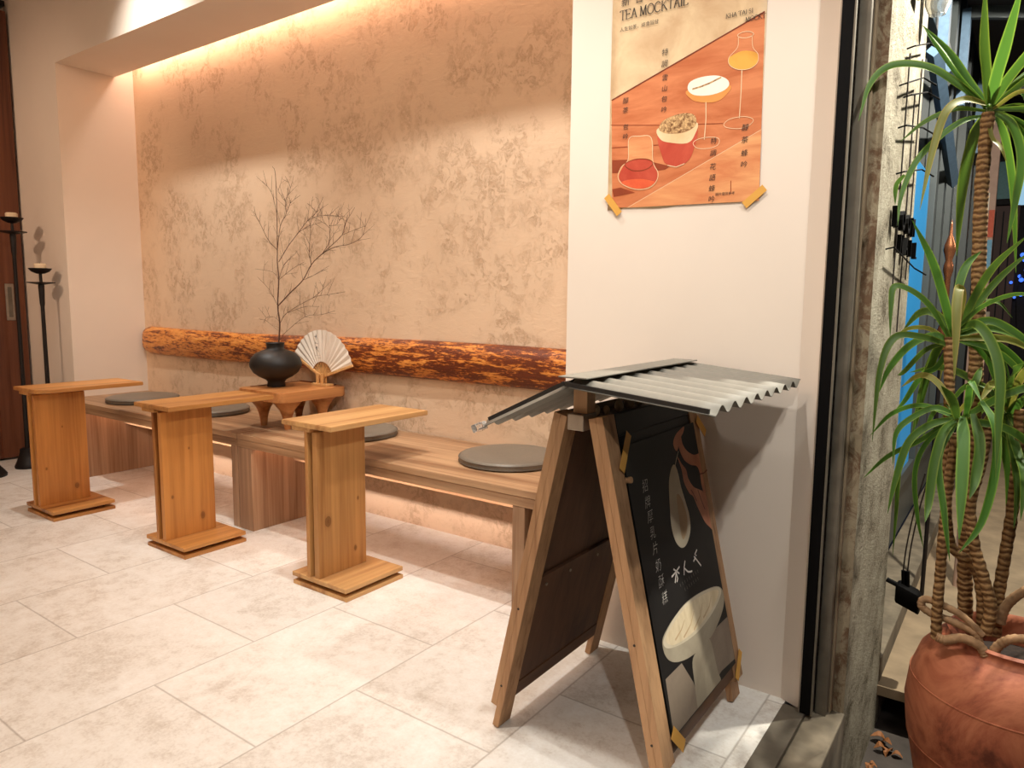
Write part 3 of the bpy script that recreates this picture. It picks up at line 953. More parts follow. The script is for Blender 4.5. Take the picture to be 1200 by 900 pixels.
# serif capitals drawn stroke by stroke
FONT = {
 'T': [((0, 1), (.8, 1)), ((.4, 1), (.4, 0)), ((.28, 0), (.52, 0)), ((0, 1), (0, .85)), ((.8, 1), (.8, .85))],
 'E': [((.1, 1), (.1, 0)), ((0, 1), (.7, 1)), ((0, 0), (.72, 0)), ((.1, .52), (.55, .52)), ((.7, 1), (.7, .86)), ((.72, 0), (.72, .15)), ((.55, .6), (.55, .44))],
 'A': [((.08, 0), (.42, 1)), ((.42, 1), (.78, 0)), ((.2, .36), (.66, .36)), ((0, 0), (.2, 0)), ((.64, 0), (.9, 0))],
 'M': [((.12, 0), (.14, 1)), ((.14, 1), (.5, .05)), ((.5, .05), (.86, 1)), ((.86, 1), (.9, 0)), ((0, 0), (.24, 0)), ((.78, 0), (1.02, 0)), ((.02, 1), (.14, 1)), ((.86, 1), (.98, 1))],
 'O': [(.48 + .46 * cos(2 * pi * i / 20), .5 + .52 * sin(2 * pi * i / 20)) for i in range(21)],
 'C': [(.48 + .46 * cos(.7 + 4.9 * i / 18), .5 + .52 * sin(.7 + 4.9 * i / 18)) for i in range(19)],
 'K': [((.1, 1), (.1, 0)), ((0, 1), (.22, 1)), ((0, 0), (.22, 0)), ((.1, .42), (.7, 1)), ((.3, .6), (.78, 0)), ((.6, 1), (.8, 1)), ((.66, 0), (.9, 0))],
 'I': [((.15, 1), (.15, 0)), ((.03, 1), (.27, 1)), ((.03, 0), (.27, 0))],
 'L': [((.1, 1), (.1, 0)), ((0, 1), (.22, 1)), ((0, 0), (.66, 0)), ((.66, 0), (.68, .17))],
 'H': [((.1, 1), (.1, 0)), ((.75, 1), (.75, 0)), ((.1, .5), (.75, .5)), ((0, 0), (.2, 0)), ((.65, 0), (.85, 0)), ((0, 1), (.2, 1)), ((.65, 1), (.85, 1))],
 'S': [(.3 + .26 * cos(x), .5 + y) for x, y in ((.6, .32), (1.6, .5), (2.8, .34), (3.3, .18), (5.2, .02), (6.0, -.18), (5.6, -.36), (4.7, -.5), (3.4, -.34))],
}
ADV = {'T': .86, 'E': .84, 'A': .92, 'M': 1.12, 'O': 1.05, 'C': 1.0, 'K': .92, 'I': .38, 'L': .8, 'H': .98, 'S': .72, ' ': .38}
def serif(txt, x, z, h, sl, w, cx=1):
    for ch in txt:
        if ch != ' ':
            g = FONT[ch]
            if isinstance(g[0][0], tuple):
                for a, b in g:
                    thick = w * (1.25 if abs(a[0] - b[0]) < abs(a[1] - b[1]) else .7)
                    stroke(bm, [(x + a[0] * h * cx, z + a[1] * h), (x + b[0] * h * cx, z + b[1] * h)], thick, DT)
            else:
                stroke(bm, [(x + a * h * cx, z + b * h) for a, b in g], w * 1.1, DT)
        x += ADV[ch] * h * cx
    return x
def wr(name):
    global bm
    obj(name, bm, M_ink, po)
    bm = bmesh.new()
LX = -.187
serif('TEA MOCKTAIL', LX, .508, .0245, 0, .0022, .8)
wr('printed_title')
for i, ch in enumerate('新台式'):
    text_polys(bm, ch, .026, (LX + .002 + .041 * i, .545), DT)
wr('printed_heading')
text_polys(bm, '人生如茶，終會回甘', .0125, (LX, .479), DT, spacing=1.05)
wr('printed_subtitle')
serif('KHA TAI SI', .110, .452, .0105, 0, .0011, .95)
serif('MOCKT', .160, .434, .0105, 0, .0011, .95)
wr('printed_note')
def vert(chars, x, z, size, step):
    for i, ch in enumerate(chars):
        if ch != ' ':
            text_polys(bm, ch, size, (x - size * .5, z - i * step - size * .8), DT, shear=.12)
    wr('printed_caption')
vert(['特', '調'], -0.0522, 0.4091, .019, .029)
vert(['雲', '山', '包', '吟'], -0.0497, 0.3435, .017, .0275)
vert(['醇', '茶'], -0.1639, 0.3014, .018, .026)
vert(['包', '吟'], -0.1616, 0.2305, .017, .026)
vert(['特', '調'], 0.0911, 0.164, .017, .030)
vert(['花', '語', '蜂', '吟'], 0.0917, 0.0998, .0175, .0275)
vert(['醇', '茶'], 0.1713, 0.1878, .018, .030)
vert(['蜂', '吟'], 0.1722, 0.1253, .0175, .028)
text_polys(bm, '圖片僅供參考', .0085, (.102, .018), DT)
wr('printed_note')

def tape_wall(label, a, b, w):
    """strip of tape on the pillar front between two points (x,z)"""
    a, b = Vector(a), Vector(b)
    d = (b - a).normalized(); nrm = Vector((-d.y, d.x)) * w / 2
    c = (a + b) / 2
    bm = bmesh.new()
    q = [a + nrm, a - nrm, b - nrm, b + nrm]
    fr = [bm.verts.new((p.x - c.x, -.0056, p.y - c.y)) for p in q]
    bk = [bm.verts.new((p.x - c.x, -.0048, p.y - c.y)) for p in q]
    bm.faces.new(fr); bm.faces.new(bk)
    for i in range(4):
        bm.faces.new((fr[i], fr[(i + 1) % 4], bk[(i + 1) % 4], bk[i]))
    tag(obj('tape_strip', bm, M_tape, None, (-.78 + c.x, 1.849, 1.285 + c.y)), label, 'tape', 'tape strips holding the drinks poster')
tape_wall('slanted tan tape strip on the lower left corner of the drinks poster', *[(-0.2146,0.0402),(-0.1724,-0.0123)], .019)
tape_wall('slanted tan tape strip on the lower right corner of the drinks poster', *[(0.2279,0.0285),(0.1789,-0.012)], .019)

# ------------------------------------------------------------------ A-frame sign with a little roof
SY0, SY1 = 1.30, 1.80
sg = thing('sandwich_board', 'wooden A-frame shop sign with a grey corrugated roof by the pillar', 'sign', (-.757, 1.55, 0))
OX, OY = -.757, 1.55
TILT = math.atan2(.18, .79)
LEN = .79 / cos(TILT)
def frame_mat(side):
    # local frame coords: u along Y, w outward normal, v up the slope; foot at floor
    s = side
    X = Vector((0, 1, 0)); V = Vector((-s * sin(TILT), 0, cos(TILT))); N = Vector((s * cos(TILT), 0, sin(TILT)))
    m = Matrix.Identity(4)
    for i, a in enumerate((X, N, V)):
        for r in range(3):
            m[r][i] = a[r]
    m[0][3] = s * .239; m[1][3] = 0; m[2][3] = 0
    return m
TH = .034
LW = .052
for side, nm in ((1, 'front_frame'), (-1, 'rear_frame')):
    m = frame_mat(side)
    fr = obj(nm, B(-.25 + LW + .0005, .25 - LW - .0005, -TH, 0, LEN - .05, LEN - .002, .002, mat=m), P_black if side == 1 else M_sign_rail, sg)
    for u0 in (-.25, .25 - LW):
        lg = obj('leg', box(B(u0, u0 + LW, -TH * .5, 0, .062, LEN, .001, mat=m), u0, u0 + LW, -TH, -TH * .505, .009, LEN, .001, mat=m), M_sign_oak, fr)
        for vv in (.12, .33):
            c = m @ Vector((u0 - .0006, -TH * .55, vv))
            obj('screw_hole', tube(bmesh.new(), [c, c + Vector((0, .002, 0))], .003, 8), M_ink, fr) if u0 < 0 else None
    obj('rail', B(-.25 + LW, .25 - LW, -TH, -.004, .075, .115, .0015, mat=m), M_sign_rail, fr)
    if side == 1:
        obj('board', B(-.25 + LW, .25 - LW, -.012, -.004, .116, LEN - .051, mat=m), P_black, fr)
    else:
        obj('board', B(-.25 + LW, .25 - LW, -.024, -.012, .40, LEN - .051, mat=m), M_sign_dark, fr)
        obj('board', B(-.25 + LW, .25 - LW, -TH + .002, -.016, .116, .40, mat=m), M_sign_dark, fr)
        for uu in (-.17, -.06, .08, .16):
            c = m @ Vector((uu, -TH + .001, .375))
            n_ = m.to_3x3() @ Vector((0, -1, 0))
            obj('bolt', tube(bmesh.new(), [c, c + n_ * .003], .004, 8), M_steel, fr)
obj('hinge_bracket', B(-.022, .018, -.256, -.2, .755, .79, .002), M_steel, sg)
obj('hinge_bracket', B(-.022, .018, .2, .25, .755, .79, .002), M_steel, sg)
obj('pebble_tray', B(-.026, .026, -.196, .196, .765, .772, .001), M_sign_dark, sg)
for y in (-.222, .215):
    obj('roof_post', B(-.017, .017, y - .018, y + .018, .7905, .858, .001), M_sign_oak, sg)
# roof
roof = obj('ridge_cap', B(-.004, .062, -.325, .262, .8745, .8775, .001), M_roof, sg)
rx = .017
def sheet(xa, za, xb, zb, flip):
    bm = bmesh.new()
    ny = 96
    nx = 6
    rows = []
    for i in range(nx + 1):
        k = i / nx
        row = []
        for j in range(ny + 1):
            y = -.325 + .587 * j / ny
            wv = .0085 * cos(2 * pi * (j / ny) * 8.5 + pi)
            row.append(bm.verts.new((xa + (xb - xa) * k, y, za + (zb - za) * k + wv - .0088)))
        rows.append(row)
    for a, b in zip(rows, rows[1:]):
        for j in range(ny):
            bm.faces.new((a[j], a[j + 1], b[j + 1], b[j]))
    o = obj('corrugated_sheet', bm, M_roof, sg, smooth='all')
    s_ = o.modifiers.new('s', 'SOLIDIFY'); s_.thickness = .0016
    return o
sheet(.020, .873, .324, .846, 0)
sheet(.014, .871, -.205, .764, 1)
obj('edge_trim', B(0, .30, -.332, -.326, -.006, .003, mat=Matrix.Translation((.016, 0, .8645)) @ Matrix.Rotation(math.atan2(.027, .304), 4, 'Y')), M_roof_trim, sg)
obj('edge_trim', B(-.21, 0, -.332, -.326, -.005, .003, mat=Matrix.Translation((.012, 0, .8645)) @ Matrix.Rotation(-math.atan2(.107, .219), 4, 'Y')), M_roof_trim, sg)
obj('ridge_beam', B(-.006, .040, -.31, .28, .858, .864, .001), M_roof_trim, sg)
obj('clear_corner_guard', B(-.026, .0, -.338, -.31, -.012, .006, .003, mat=Matrix.Translation((-.196, 0, .758)) @ Matrix.Rotation(-math.atan2(.107, .219), 4, 'Y')), M_clear, sg)
for uu, vv in ((-.188, .665),):
    c = frame_mat(1) @ Vector((uu, -.003, vv)); n_ = frame_mat(1).to_3x3() @ Vector((0, 1, 0))
    obj('peg', tube(bmesh.new(), [c, c + n_ * .012], .007, 10), M_sign_oak, sg)
# pebbles in the tray
rp = random.Random(5)
for i, (y, r, lab) in enumerate(((1.375, .013, 'leaning pale pebble nearest the roof post on the sign'), (1.43, .0085, 'tiny pale pebble second from the roof post on the sign'), (1.49, .012, 'upright pale pebble midway along the sign top'),
                            (1.545, .017, 'largest pale pebble on the sign top'), (1.60, .012, 'pale pebble farthest from the roof post on the sign top'))):
    bm = bmesh.new()
    bmesh.ops.create_icosphere(bm, subdivisions=3, radius=r)
    for v in bm.verts:
        v.co *= 1 + .12 * sin(v.co.x * 300 + i) * cos(v.co.z * 260 + i * 2)
        v.co.z *= 1.25; v.co.x *= .8
    zmin = min(v.co.z for v in bm.verts)
    tag(obj('pebble', bm, M_stone, None, (-.757, y, .772 - zmin), smooth='all'), lab, 'pebble', 'pebbles in the tray of the sign')

# black poster on the sign
m1 = Matrix.Translation((OX, OY, 0)) @ frame_mat(1)
for r_ in range(3):
    m1[r_][1] = -m1[r_][1]      # local -Y looks outward
sp_ = thing('sign_poster', 'black poster on the sign showing a hand, a cream filled cup and white writing', 'poster', m1.translation)
sp_.rotation_euler = m1.to_euler()
PU0, PU1, PV0, PV1 = -.193, .212, .107, .737
def sh(pts):
    return [(u - .25, v) for u, v in pts]
obj('paper', B(PU0, PU1, -.0015, -.0005, PV0, PV1), P_black, sp_)
bm = bmesh.new()
DS = .0018
def pq(pts, layer, mi):
    poly(bm, [(min(max(u, PU0 + .002), PU1 - .002), min(max(v, PV0 + .002), PV1 - .002)) for u, v in (rnd(sh(pts)) if layer else sh(pts))], DS + layer * .0002, mi)
def lq(pts, w, mi, layer=4):
    stroke(bm, sh(pts), w, DS + layer * .0002, mi)
pq([(0.0709,0.231),(0.1593,0.23),(0.2014,0.1674),(0.2159,0.0857),(0.1746,0.0759),(0.1164,0.0795),(0.0597,0.0892),(0.0655,0.1341)], 0, 0)
pq([(0.3292,0.2298),(0.425,0.2287),(0.5027,0.2279),(0.5237,0.1382),(0.499,0.1182),(0.3669,0.1259),(0.3417,0.1238)], 0, 0)
pq([(0.2185,0.2157),(0.2801,0.2216),(0.3298,0.219),(0.3428,0.1381),(0.3496,0.1035),(0.2919,0.0707),(0.2291,0.0796),(0.2001,0.0971),(0.2058,0.1655)], 1, 1)
pq([(0.085,0.3069),(0.1141,0.3222),(0.1661,0.3339),(0.2344,0.3418),(0.3233,0.3367),(0.4209,0.32),(0.4593,0.2965),(0.454,0.2671),(0.4129,0.2418),(0.343,0.2224),(0.263,0.2201),(0.1882,0.228),(0.1234,0.2466),(0.089,0.2736)], 2, 1)
pq([(0.0889,0.3054),(0.1181,0.3207),(0.1711,0.3341),(0.2388,0.3403),(0.3282,0.3351),(0.42,0.3181),(0.4484,0.3001),(0.421,0.2828),(0.3591,0.2675),(0.2762,0.26),(0.1946,0.2647),(0.1273,0.2773),(0.0958,0.2897)], 3, 2)
pq([(0.1012,0.3025),(0.1301,0.3163),(0.183,0.328),(0.2462,0.3337),(0.3305,0.3281),(0.4119,0.3142),(0.4303,0.3016),(0.4052,0.2881),(0.345,0.2746),(0.2694,0.2686),(0.1926,0.2714),(0.1294,0.2822)], 4, 3)
for a in ([(0.1459,0.2873),(0.1838,0.2963),(0.2101,0.3104)], [(0.1898,0.2764),(0.2363,0.2889),(0.2672,0.3102)], [(0.2495,0.2719),(0.2949,0.2881),(0.3228,0.3118)], [(0.3123,0.2778),(0.3588,0.291),(0.3796,0.3096)]):
    stroke(bm, sh(a), .0045, DS + .0012, 4, True)
pq([(0.2836,0.651),(0.3051,0.6533),(0.315,0.6284),(0.3176,0.5985),(0.3297,0.5538),(0.3363,0.5205),(0.3266,0.4871),(0.2947,0.4642),(0.2626,0.4627),(0.2365,0.4841),(0.2275,0.5207),(0.2366,0.5648),(0.2559,0.6215)], 2, 2)
pq([(0.2854,0.5845),(0.3097,0.5688),(0.3217,0.524),(0.3072,0.4921),(0.2754,0.4797),(0.2747,0.5251)], 3, 4)
# hand
HD = (720, 470, 4.09)
pq([(0.3174,0.7059),(0.3367,0.721),(0.3694,0.7304),(0.3982,0.7348),(0.3868,0.7215),(0.3628,0.7093),(0.3454,0.6937),(0.3305,0.6832),(0.3187,0.6913)], 2, 5)
pq([(0.3473,0.7038),(0.346,0.6832),(0.3628,0.6557),(0.3976,0.6367),(0.4325,0.6271),(0.4446,0.6069),(0.4423,0.5774),(0.4512,0.5375),(0.4643,0.4934),(0.4836,0.4612),(0.506,0.4372),(0.5112,0.457),(0.5044,0.5033),(0.4986,0.5547),(0.4948,0.5972),(0.4888,0.6289),(0.486,0.6543),(0.4318,0.6564),(0.3908,0.6731),(0.3697,0.695),(0.3674,0.7138)], 3, 5)
pq([(0.327,0.6693),(0.3379,0.6352),(0.3396,0.6038),(0.3601,0.5724),(0.379,0.5599),(0.3966,0.5257),(0.4333,0.4755),(0.506,0.4372),(0.4811,0.4811),(0.4548,0.5203),(0.4489,0.5543),(0.426,0.5673),(0.3909,0.5827),(0.3684,0.6084),(0.3647,0.6302),(0.3442,0.6496)], 2, 5)
for a in ([(0.3713,0.5789),(0.3804,0.569),(0.3943,0.5448)], [(0.4131,0.5701),(0.4222,0.5439),(0.4368,0.5136)], [(0.4434,0.6044),(0.4715,0.6017),(0.4957,0.6054)]):
    lq(a, .0035, 6)
lq([(0.3377,0.682),(0.3173,0.6648),(0.3008,0.6473)], .0022, 2)
# shop characters in white brush strokes
for a in ([(0.1986,0.4311),(0.2253,0.413)], [(0.2316,0.4271),(0.2093,0.4219),(0.1833,0.418)], [(0.2093,0.4219),(0.2119,0.4052),(0.2045,0.3995)], [(0.2078,0.4184),(0.1951,0.4005)],
          [(0.2666,0.431),(0.2556,0.4179),(0.2484,0.4018)], [(0.257,0.4154),(0.2722,0.4027),(0.2862,0.3984),(0.2965,0.3974)],
          [(0.3444,0.4358),(0.3269,0.428),(0.3359,0.4234)], [(0.3204,0.4257),(0.3356,0.4108),(0.3526,0.393)], [(0.3292,0.4211),(0.3128,0.4153)]):
    lq(a, .0042, 7)
TX0, TX1 = [(0.2189,0.387),(0.3267,0.3797)]
for i in range(9):
    lq([(TX0[0] + (TX1[0] - TX0[0]) * i / 8, TX0[1] + .004), (TX0[0] + (TX1[0] - TX0[0]) * i / 8 + .002, TX0[1] - .004)], .0016, 8)
for i in range(7):
    lq([(TX0[0] + .02 + (TX1[0] - TX0[0]) * i / 8, TX0[1] - .012), (TX0[0] + .022 + (TX1[0] - TX0[0]) * i / 8, TX0[1] - .020)], .0016, 8)
obj('printed_picture', bm, [P_table, P_ped, P_cream, P_cream2, P_swirl, P_skin, P_skin2, P_chalk, P_chalk2], sp_)
bm = bmesh.new()
cols = [(0.1285,0.6397),(0.1272,0.6036),(0.1273,0.5711),(0.1259,0.5351),(0.1253,0.5009),(0.1253,0.4628),(0.126,0.4263),(0.1287,0.3892)]
for (u, v), ch in zip(cols, '招牌厚乳片奶酥糕'):
    text_polys(bm, ch, .030, (u - .25 - .015, v - .012), DS + .001, shear=.25, thin=-.0006)
obj('brush_writing', bm, P_chalk, sp_)
def tape_sign(label, pts, w):
    a, b = [Vector(p) for p in sh(pts)]
    d = (b - a).normalized(); nrm = Vector((-d.y, d.x)) * w / 2
    c = (a + b) / 2
    q = [a + nrm - c, a - nrm - c, b - nrm - c, b + nrm - c]
    bm = bmesh.new()
    fr = [bm.verts.new((p.x, -.0008, p.y)) for p in q]
    bk = [bm.verts.new((p.x, 0, p.y)) for p in q]
    bm.faces.new(fr); bm.faces.new(bk)
    for i in range(4):
        bm.faces.new((fr[i], fr[(i + 1) % 4], bk[(i + 1) % 4], bk[i]))
    o = obj('tape_strip', bm, M_tape, None)
    o.matrix_world = m1 @ Matrix.Translation((c.x, -.0036, c.y))
    tag(o, label, 'tape', 'tape strips holding the black sign poster')
tape_sign('long tan tape strip at the upper left of the black sign poster', [(0.0955,0.7616),(0.0363,0.6899)], .022)
tape_sign('tan tape strip at the upper right corner of the black sign poster', [(0.4841,0.7428),(0.5242,0.6984)], .024)
tape_sign('tan tape strip at the lower right of the black sign poster, above the foot', [(0.502,0.1238),(0.4466,0.0705)], .022)
tape_sign('tan tape strip at the lower left corner of the black sign poster', [(0.0565,0.1237),(0.0991,0.0731)], .028)

# ------------------------------------------------------------------ outside: ground, kerb, storefront
struct('ground_street', B(-.30, 3.5, -2.5, 9.2, -.5, -.35), M_ground)
bm = B(-.30, 3.5, 2.475, 9.2, -.232, -.20)
struct('ground_walkway', bm, M_concrete2)
struct('trim_kerb', B(-.44, -.298, 2.505, 9.2, -.35, -.12, .004), M_concrete)
# neighbouring shopfront along the kerb
sf = thing('shopfront', 'dark glazed shopfront beyond the pier, with a blue lit panel', 'shopfront', (-.44, 5.5, -.12))
def fy(y):
    return y - 5.5
obj('glass_front', B(-.03, -.02, fy(2.52), fy(9.1), .3, 3.1), M_dglass, sf)
obj('stall_riser', B(-.03, -.005, fy(2.52), fy(9.1), 0, .32, .003), M_darkframe, sf)
obj('blue_panel', B(-.018, .012, fy(3.52), fy(4.06), .32, 1.77, .004), M_blue, sf)
for y in (2.9, 4.12, 4.5, 4.95, 5.6, 6.4, 7.4, 8.4):
    obj('mullion', B(-.02, .035, fy(y), fy(y + .07 + (y - 2.9) * .02), .30, 3.1, .003), M_darkframe, sf)
obj('top_rail', B(-.02, .03, fy(2.52), fy(9.1), 2.34, 2.44, .003), M_darkframe, sf)
obj('top_rail', B(-.02, .03, fy(2.52), fy(9.1), .3, .36, .003), M_darkframe, sf)
# awning overhead with slate-blue struts
aw = thing('awning', 'dark awning over the walkway on slate blue struts', 'awning', (-.3, 5.0, 2.6))
m = Matrix.Rotation(radians(12), 4, 'Y')
obj('canopy_sheet', B(-.08, 1.9, -2.4, 1.7, 0, .04, mat=m), M_night, aw)
for y in (-2.0, -1.3, -.3, 1.2):
    obj('rafter', B(-.07, 1.85, y - .02, y + .02, -.06, 0, mat=m), M_darkframe, aw)
    obj('wall_bracket', B(-.10, -.06, y - .03, y + .03, -.5, .0), M_slate, aw)
for y0, z0, y1, z1 in ((-1.62, -.57, -.4, -.92), (-1.15, -.52, .9, -.2)):
    obj('strut', tube(bmesh.new(), [(-.075, y0, z0), (-.075, y1, z1)], .03, 4), M_slate, aw)
# far end of the lane
struct('wall_lane_end', B(-1.0, 4.0, 9.3, 9.5, -.4, 4.2), M_night)
t = thing('lane_door', 'dark brown panelled door far down the lane behind the plant', 'door', (-.27, 9.25, -.2))
obj('panel', B(-.14, .14, -.04, .04, 0, 2.26, .004), M_brown, t)
for x in (-.07, .0, .07):
    obj('moulding', B(x - .006, x + .006, -.05, -.04, .05, 2.2), M_night, t)
t = thing('fanlight', 'teal window pane above the brown lane door', 'window', (-.27, 9.25, 2.07))
obj('frame', B(-.12, .075, -.04, .02, 0, .5, .004), M_night, t)
obj('pane', B(-.09, .05, -.05, -.04, .06, .44), M_teal, t)
t = thing('post', 'pale weathered post with torn prints behind the tall plant', 'post', (-.325, 7.2, -.2))
obj('shaft', B(-.055, .055, -.05, .05, 0, 3.2, .006), M_pinkpost, t)
obj('notice', B(-.05, .01, -.056, -.051, 2.0, 2.14), P_white, t)
obj('torn_print', B(.015, .054, -.056, -.051, 1.78, 2.0), M_redpaper, t)
obj('torn_print', B(.02, .054, -.056, -.051, 1.42, 1.76), M_bluepaper, t)
t = thing('lit_screen', 'small glowing pale blue screen at the right edge of the picture', 'screen', (-.05, 9.24, 2.04))
obj('housing', B(-.14, .14, 0, .06, 0, .5, .006), M_night, t)
obj('display', B(-.13, .13, -.006, 0, .02, .48), M_screen, t)
rl = random.Random(2)
t = thing('blue_light_string', 'string of small blue lights far down the lane at the right edge', 'lights', (-.06, 9.2, .75))
obj('cable', tube(bmesh.new(), [(0, 0, 0), (-.04, 0, .4), (.02, 0, .8), (-.02, 0, 1.1)], .006, 6), M_night, t)
for i in range(14):
    c = (rl.uniform(-.1, .1), rl.uniform(-.05, .05), rl.uniform(0, 1.1))
    bm = bmesh.new()
    bmesh.ops.create_icosphere(bm, subdivisions=2, radius=rl.uniform(.012, .024))
    bmesh.ops.translate(bm, vec=c, verts=bm.verts)
    obj('bulb', bm, M_bluelight, t)
# copper finial stake
t = thing('finial_stake', 'slim copper stake with a turned finial on the walkway behind the leaves', 'stake', (-0.262,3.3,-0.2))
obj('rod', lathe(bmesh.new(), [(0, 0), (.008, 0), (.008, 1.05), (0, 1.05)], 10), M_iron, t, smooth=40)
obj('finial', lathe(bmesh.new(), [(0, 1.05), (.008, 1.05), (.02, 1.10), (.022, 1.13), (.012, 1.16), (.011, 1.33), (.018, 1.36), (.018, 1.38), (.012, 1.40), (.022, 1.44), (.02, 1.46), (.006, 1.50), (.004, 1.54), (0, 1.56)], 16), M_copper, t, smooth=40)
# pipe behind the plant
t = thing('drain_pipe', 'grey pipe standing behind the middle plant stem', 'pipe', (-.15, 3.6, -.2))
obj('pipe', lathe(bmesh.new(), [(0, 0), (.022, 0), (.022, 1.2), (0, 1.2)], 14), M_pinkpost, t, smooth=40)
obj('collar', lathe(bmesh.new(), [(.022, 1.16), (.027, 1.16), (.027, 1.2), (0, 1.201)], 14), M_alu, t, smooth=40)

# lettering and wires on the pier's street face
t = thing('wall_lettering', 'two rows of black metal letters standing off the rough pier', 'sign', (-.30, 2.3, 1.2))
def letters(txt, y0, z0, dy, size):
    for i, ch in enumerate(txt):
        bm = bmesh.new()
        text_polys(bm, ch, size, (0, 0), 0)
        ex = bmesh.ops.extrude_face_region(bm, geom=bm.faces[:])
        bmesh.ops.translate(bm, vec=(0, -.012, 0), verts=[v for v in ex['geom'] if isinstance(v, bmesh.types.BMVert)])
        bmesh.ops.rotate(bm, matrix=Matrix.Rotation(radians(90), 3, 'Z'), verts=bm.verts)
        bmesh.ops.translate(bm, vec=(.004, y0 - 2.3 + i * dy, z0 - 1.2), verts=bm.verts)
        obj('letter', bm, M_blackalu, t)
letters('ROOM', 2.06, 1.225, .105, .075)
letters('NAIL', 2.16, 1.165, .105, .07)
t = thing('wire_bracket', 'thin black wire rods and hooks on the upper part of the pier', 'bracket', (-.30, 2.3, 1.6))
for (a, b) in (((2.13, 1.674), (2.40, 1.76)), ((2.05, 1.565), (2.33, 1.65)), ((2.13, 1.555), (2.44, 1.637)), ((2.08, 1.47), (2.4, 1.53)), ((2.1, 1.36), (2.44, 1.42)), ((2.02, 1.165), (2.44, 1.135))):
    obj('rod', tube(bmesh.new(), [(.0015, a[0] - 2.3, a[1] - 1.6), (.02, a[0] - 2.3, a[1] - 1.6 + .004), (.02, b[0] - 2.3, b[1] - 1.6), (.05, b[0] - 2.28, b[1] - 1.62)], .0022, 6), M_blackalu, t)
for y, z0, z1 in ((2.16, 1.0, 1.67), (2.30, .95, 1.6), (2.40, 1.1, 1.72)):
    obj('cable', tube(bmesh.new(), [(.006, y - 2.3, z1 - 1.6), (.004, y - 2.29, (z0 + z1) / 2 - 1.6), (.005, y - 2.31, z0 - 1.6)], .002, 6), M_ink, t)
lamp = thing('wall_lamp', 'small wall lamp with a clear shade at the top of the pier', 'lamp', (-.30, 2.3, 1.83))
obj('bracket', B(.001, .03, -.14, -.06, -.005, .03, .003), M_ink, lamp)
obj('shade', lathe(bmesh.new(), [(.02, -.03), (.032, .0), (.036, .09), (.034, .09), (.030, .0), (.018, -.03)], 20, (.038, .06, .02)), M_clear, lamp, smooth=40)
# black spike spotlight hanging off the pier
t = thing('spike_spotlight', 'black plastic spotlight clipped low on the pier edge with two cables', 'spotlight', (-.30, 2.5, .13))
bm = B(.03, .10, -.03, .03, -.045, .02, .01)
for v in bm.verts:
    if v.co.x > .06:
        v.co.z -= .025 * (v.co.x - .06) / .04
obj('housing', bm, M_blackalu, t, smooth=30)
obj('arm', tube(bmesh.new(), [(.001, 0, .02), (.03, 0, .01), (.05, 0, 0)], .008, 8), M_blackalu, t, smooth=40)
for x in (.05, .062):
    obj('plug', tube(bmesh.new(), [(x, 0, .01), (x - .004, 0, .06)], .006, 8), M_blackalu, t, smooth=40)
    obj('cable', tube(bmesh.new(), spline([(x - .004, 0, .058), (x, 0, .14), (x + .014, .0, .26), (x + .035, 0, .38)], 4), .0022, 6), M_ink, t)

# ------------------------------------------------------------------ potted dracaena
PX, PY = .04, 1.85
t = thing('plant_pot', 'big round terracotta jar on the street beside the pier', 'pot', (PX, PY, -.35))
bm = lathe(bmesh.new(), [(0, 0), (.115, 0), (.13, .04), (.155, .18), (.182, .33), (.2, .42), (.206, .48), (.2, .54), (.182, .595), (.152, .632), (.132, .642), (.128, .652), (.132, .66), (.124, .664), (.116, .656), (.114, .62), (.10, .56), (0, .55)], 64)
obj('jar', bm, M_terra, t, smooth=60)
bm = bmesh.new()
for z, r in ((.40, .1965), (.545, .199)):
    tube(bm, [((r - .0012) * cos(a), (r - .0012) * sin(a), z) for a in [2 * pi * i / 64 for i in range(65)]], .0022, 6)
obj('ring_line', bm, M_terra, t, smooth=60)
obj('soil', lathe(bmesh.new(), [(0, .60), (.06, .603), (.1125, .598), (.112, .59), (0, .585)], 40), M_soil, t, smooth=60)

pl = thing('dracaena', 'tall dracaena with ringed canes and strap leaves in the terracotta jar', 'plant', (PX, PY, .25))
PO = Vector((PX, PY, .25))
def prel(pts):
    return [Vector(p) - PO for p in pts]
def cane(pts, r0, r1, m=None, name='cane'):
    q = spline(prel(pts), 10)
    rr = []
    for i in range(len(q)):
        k = i / (len(q) - 1)
        rr.append((r0 + (r1 - r0) * k) * (1 + .06 * sin(i * 2.1) + .05 * random.uniform(-1, 1)))
    obj(name, tube(bmesh.new(), q, rr, 12), m or M_cane, pl, smooth=60)
cane([(-0.0558,1.93,0.2399),(-0.0651,1.93,0.3467),(-0.074,1.93,0.4693),(-0.074,1.93,0.6323),(-0.0804,1.93,0.8108),(-0.0894,1.93,1.0239),(-0.0973,1.93,1.1757),(-0.1021,1.93,1.3064),(-0.1015,1.93,1.4487)], .016, .0135)
cane([(-0.0253,1.8,0.3148),(-0.0315,1.8,0.4004),(-0.0503,1.8,0.4651),(-0.096,1.8,0.507),(-0.113,1.8,0.6331),(-0.1201,1.8,0.8027),(-0.1296,1.8,0.9597)], .010, .0105)
cane([(-0.1052,1.75,0.3051),(-0.108,1.75,0.3687),(-0.1077,1.75,0.4556),(-0.108,1.75,0.5507),(-0.1067,1.75,0.6447),(-0.0994,1.75,0.7599)], .011, .0095)
cane([(-0.0178,1.77,0.3346),(-0.013,1.77,0.3929),(-0.0295,1.77,0.4528),(-0.0511,1.77,0.5193),(-0.0651,1.77,0.6064),(-0.0534,1.77,0.6951),(-0.046,1.77,0.7777)], .012, .0105)
